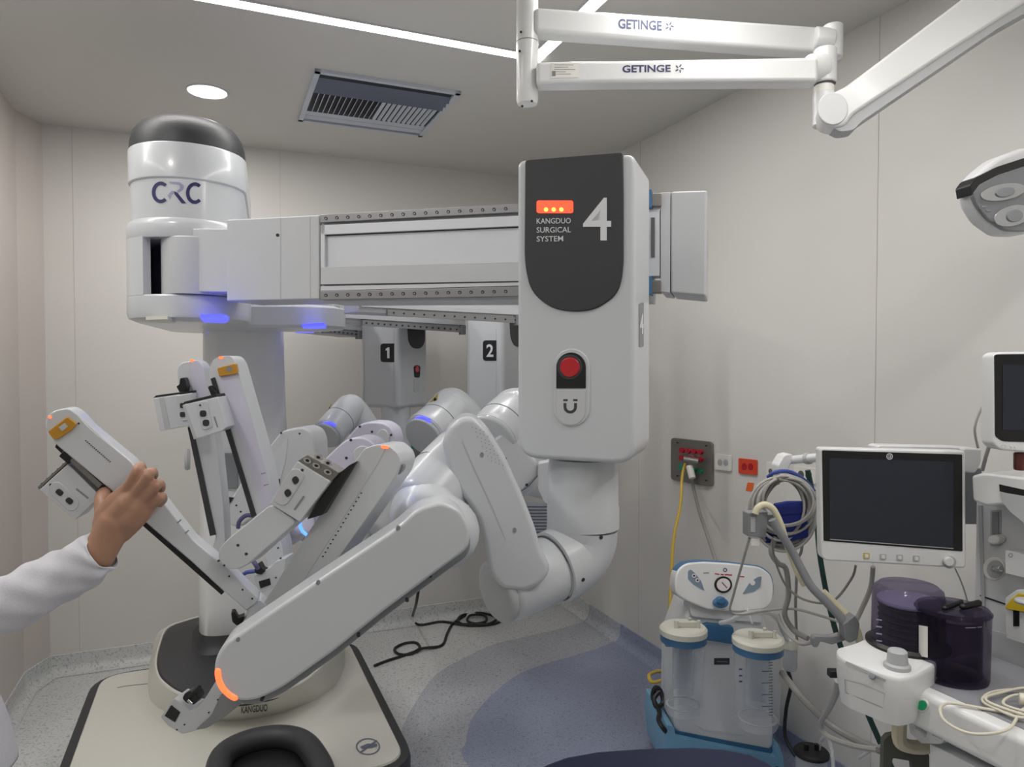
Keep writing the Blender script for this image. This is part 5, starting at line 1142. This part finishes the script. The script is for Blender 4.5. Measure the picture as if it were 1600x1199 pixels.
# floor cable behind the robot
fz = lambda x, y, k=.006: Zp(x, y, k)
fc = [fz(585,1041),fz(605,1033),fz(630,1025),fz(655,1015),fz(650,1005),fz(632,1006),fz(617,1014),fz(622,1022),fz(640,1023),fz(658,1014,.016),fz(690,1009),fz(699,990),fz(708,975),fz(728,963),fz(755,957),fz(780,960),fz(786,968),fz(770,976),fz(735,978),fz(716,972,.014),fz(722,962,.014),fz(750,958,.014),fz(776,966,.014),fz(760,976,.014),fz(732,972,.02),fz(735,962,.02),fz(756,962,.02),fz(758,972,.02),fz(725,976,.014),fz(690,972),fz(658,977),fz(646,972)]
cable('floor_cable', fc, .008, 'bcable', 'black cable lying in loops on the floor behind the robot cart', 'cable')
cable('floor_cable', [fz(646,972),fz(645,962,.05),P(650,945,3.6),P(655,915,3.5)], .008, 'bcable', 'black cable rising from the floor up behind the forearm', 'cable')
# operating table pad at the bottom edge
ot = thing('operating_table', Vector((.30, .55, 0)), 'dark navy padded table end at the bottom edge of the picture', 'operating table')
zt = .86
edge = [Zp(x, y, zt) for x, y in ((842,1192),(880,1178),(930,1169),(1000,1164),(1080,1162),(1130,1165),(1175,1174),(1205,1188))]
sh_ = [edge[0] + Vector((-.03, -.12, 0))] + edge + [edge[-1] + Vector((.035, -.12, 0)), Vector((.52, -.55, zt)), Vector((.02, -.55, zt))]
V, F = prism(sh_, [v - UP * .08 for v in sh_]); mk('mattress', V, F, M['navy'], ot, bevel=.02, seg=4)
box('table_frame', (.28, .28, .745), .38, 1.5, .06, M['steel'], ot, bevel=.01); box('table_column', (.28, .1, .40), .22, .28, .66, M['steel'], ot, bevel=.02); box('table_foot', (.28, .1, .05), .45, .8, .1, M['grey'], ot, bevel=.02)
# ------------------------------------------------------------ the person reaching in from the left
PN = thing('person', Vector((-1.12, 1.22, 0)), 'person in a white coat at the left edge, hand gripping the amber-tipped instrument slide', 'person')
parts = []
def limb(pts, rad, cap='round', res=20, **k): parts.append(sweep(pts, rad, res, cap, **k))
# hand: picture pixel and depth of every joint
def F3(L): return [P(x, y, d) for x, y, d in L]
wr = P(163, 850, 1.172)
limb(F3([(152,868,1.168),(163,850,1.172),(172,832,1.175),(180,815,1.176)]), [.0275,.0265,.0275,.028])            # wrist
limb(F3([(166,820,1.178),(170,802,1.178),(184,782,1.176),(197,766,1.175)]), [.021,.0205,.017,.0112])                # back of the hand, index side
limb(F3([(176,822,1.178),(186,802,1.174),(200,785,1.171),(212,771,1.172)]), [.023,.0225,.018,.0112])
limb(F3([(186,826,1.18),(202,808,1.174),(215,793,1.173),(226,780,1.174)]), [.021,.0205,.0165,.0105])
limb(F3([(190,832,1.184),(208,816,1.18),(224,802,1.180),(236,791,1.181)]), [.0175,.0165,.0135,.0092])
fingers = [
    ([(197,766,1.174),(207,750,1.168),(215,735,1.168),(219,729,1.186),(222,733,1.215),(219,741,1.240)], [.0102,.0088,.0088,.0084,.0078,.0070]),
    ([(212,771,1.170),(225,753,1.163),(234,740,1.165),(238,738,1.186),(240,743,1.218),(235,752,1.245)], [.0104,.0088,.0088,.0084,.0080,.0070]),
    ([(226,780,1.172),(239,766,1.165),(246,757,1.167),(250,757,1.188),(252,763,1.218),(247,771,1.243)], [.0098,.0083,.0083,.0080,.0075,.0066]),
    ([(236,791,1.180),(246,783,1.174),(252,776,1.175),(255,777,1.194),(255,782,1.218),(250,788,1.238)], [.0086,.0072,.0072,.0070,.0066,.0058]),
]
for pts, rr_ in fingers: limb(catmull(F3(pts), 3), [rr_[min(int(i / 3), 4)] + (rr_[min(int(i / 3) + 1, 5)] - rr_[min(int(i / 3), 4)]) * (i % 3) / 3 for i in range((len(pts) - 1) * 3 + 1)], res=14)
limb(catmull(F3([(166,818,1.18),(163,798,1.186),(160,780,1.20),(163,771,1.225),(172,768,1.262)]), 3), [.018,.0175,.0165,.015,.0142,.0135,.0125,.0120,.0115,.0112,.0108,.0102,.0088], res=14)  # thumb under the slide
# arm, trunk, head, legs
el_ = P(-90, 1000, 1.12); sh0 = Vector((-1.02, 1.10, 1.36))
limb([wr, P(120, 884, 1.16), P(40, 930, 1.14), el_], [.025, .028, .031, .035]); limb([el_, el_.lerp(sh0, .5), sh0], [.038, .052, .058])
tc = Vector((-1.145, 1.20, 0))
limb([tc + UP * .86, tc + UP * 1.02, tc + UP * 1.22, tc + UP * 1.36, tc + UP * 1.42], [.135, .125, .145, .13, .06], ex=1.0)
limb([tc + UP * 1.38, tc + Vector((.01, .02, 1.50))], [.055, .052]); hd = tc + Vector((.02, .03, 1.60))
limb([hd + Vector((0, 0, -.05)), hd, hd + Vector((0, 0, .05))], [.072, .080, .076]); nf = Vector((.75, .66, 0)).normalized()
limb([hd + nf * .055 + UP * .03, hd + nf * .085, hd + nf * .102 - UP * .015, hd + nf * .08 - UP * .02], [.010, .012, .014, .010], res=10)
limb([hd + nf * .04 - UP * .085, hd + nf * .055 - UP * .09], [.035, .03]); sd_ = Vector((-nf.y, nf.x, 0))
for s in (-1, 1): limb([hd + sd_ * s * .078 + UP * .012, hd + sd_ * s * .086 - UP * .02], [.014, .01], res=10)
o2h = Vector((-1.30, 1.38, 1.34)); limb([tc + Vector((-.06, .08, 1.37)), o2h, Vector((-1.42, 1.42, 1.08)), Vector((-1.38, 1.36, .86)), Vector((-1.36, 1.33, .80))], [.06, .055, .045, .03, .026])
for k in range(4): limb([Vector((-1.36 + .014 * k, 1.33 - .012 * k, .79)), Vector((-1.355 + .015 * k, 1.325 - .012 * k, .745)), Vector((-1.345 + .015 * k, 1.32 - .012 * k, .715))], [.009, .0085, .008], res=10)
limb([Vector((-1.34, 1.31, .80)), Vector((-1.32, 1.28, .76))], [.011, .009], res=10)
for s in (-1, 1):
    h_ = tc + sd_ * .085 * s; limb([h_ + UP * .88, h_ + UP * .5, h_ + UP * .1], [.085, .06, .04]); limb([h_ + UP * .05, h_ + nf * .14 + UP * .035], [.035, .03])
body = join('body', parts, M['skin'], PN)
rm = body.modifiers.new('skin_surface', 'REMESH'); rm.mode = 'VOXEL'; rm.voxel_size = .0027; rm.use_smooth_shade = True
sm = body.modifiers.new('smooth', 'SMOOTH'); sm.factor = .5; sm.iterations = 3
# clothes
cuff = catmull([P(160, 862, 1.17), P(145, 872, 1.168), P(112, 892, 1.16), P(72, 914, 1.15), P(30, 934, 1.14), P(-10, 953, 1.13)], 3)
rads = [.0325,.0332,.034,.0355,.037,.0375,.038,.039,.0395,.040,.0405,.041,.042,.043,.044,.045]
random.seed(11)
def cloth(name, pts, rad, m, par, res=40, fold=.003, ex=1.0, open_end=True, side=None):
    V, F = sweep(pts, rad, res, 'flat', ex=ex, side=side); F = F[:-2] if open_end else F; n = len(pts)
    for i in range(n):
        for k in range(res):
            a = 2 * math.pi * k / res; j = i * res + k
            dd = (V[j] - pts[i]); V[j] = pts[i] + dd * (1 + fold / max(dd.length, .01) * (math.sin(3 * a + i * .9) + .7 * math.sin(5 * a - i * 1.7) + .5 * math.sin(2 * i + 2 * a)))
    o = mk(name, V, F, m, par, angle=80)
    s = o.modifiers.new('thickness', 'SOLIDIFY'); s.thickness = .003; s.offset = 1; ss = o.modifiers.new('soft', 'SUBSURF'); ss.levels = 1; ss.render_levels = 2
    return o
cloth('sleeve', cuff + [el_ + Vector((-.05, .0, .02)), el_.lerp(sh0, .5) + Vector((-.02, 0, 0)), sh0, tc + UP * 1.39], rads + [.05, .058, .070, .065], M['coat'], PN)
cloth('coat', [tc + Vector((.05, .02, .80)), tc + Vector((.04, .02, .92)), tc + UP * 1.05, tc + UP * 1.22, tc + UP * 1.36, tc + UP * 1.43, tc + UP * 1.45], [.185, .172, .15, .165, .15, .085, .062], M['coat'], PN, fold=.006)
cloth('sleeve', [o2h + Vector((.1, -.08, .03)), o2h, Vector((-1.42, 1.42, 1.08)), Vector((-1.385, 1.365, .88))], [.085, .075, .062, .05], M['coat'], PN)
for s in (-1, 1):
    h_ = tc + sd_ * .085 * s; cloth('trouser_leg', [h_ + UP * .9, h_ + UP * .5, h_ + UP * .09], [.105, .085, .075], M['trousers'], PN)
    tube('shoe', [h_ + UP * .045 - nf * .05, h_ + nf * .08 + UP * .042, h_ + nf * .17 + UP * .032], [.042, .043, .03], M['shoe'], PN, cap='round')
hm = join('hair', [sweep([hd + Vector((0, 0, -.01)) - nf * .015, hd + UP * .045 - nf * .012, hd + UP * .06 - nf * .01], [.086, .088, .080], 24, 'round')], M['hair'], PN)
for s in (-1, 1): tube('eye', [hd + nf * .072 + sd_ * s * .03 + UP * .012, hd + nf * .078 + sd_ * s * .031 + UP * .012], .009, M['print_dark'], PN, res=12, cap='flat')
tube('mouth', [hd + nf * .083 - sd_ * .02 - UP * .052, hd + nf * .088 - UP * .054, hd + nf * .083 + sd_ * .02 - UP * .052], .004, mat('lips', '#8a4a42', .5), PN, res=8, cap='round')
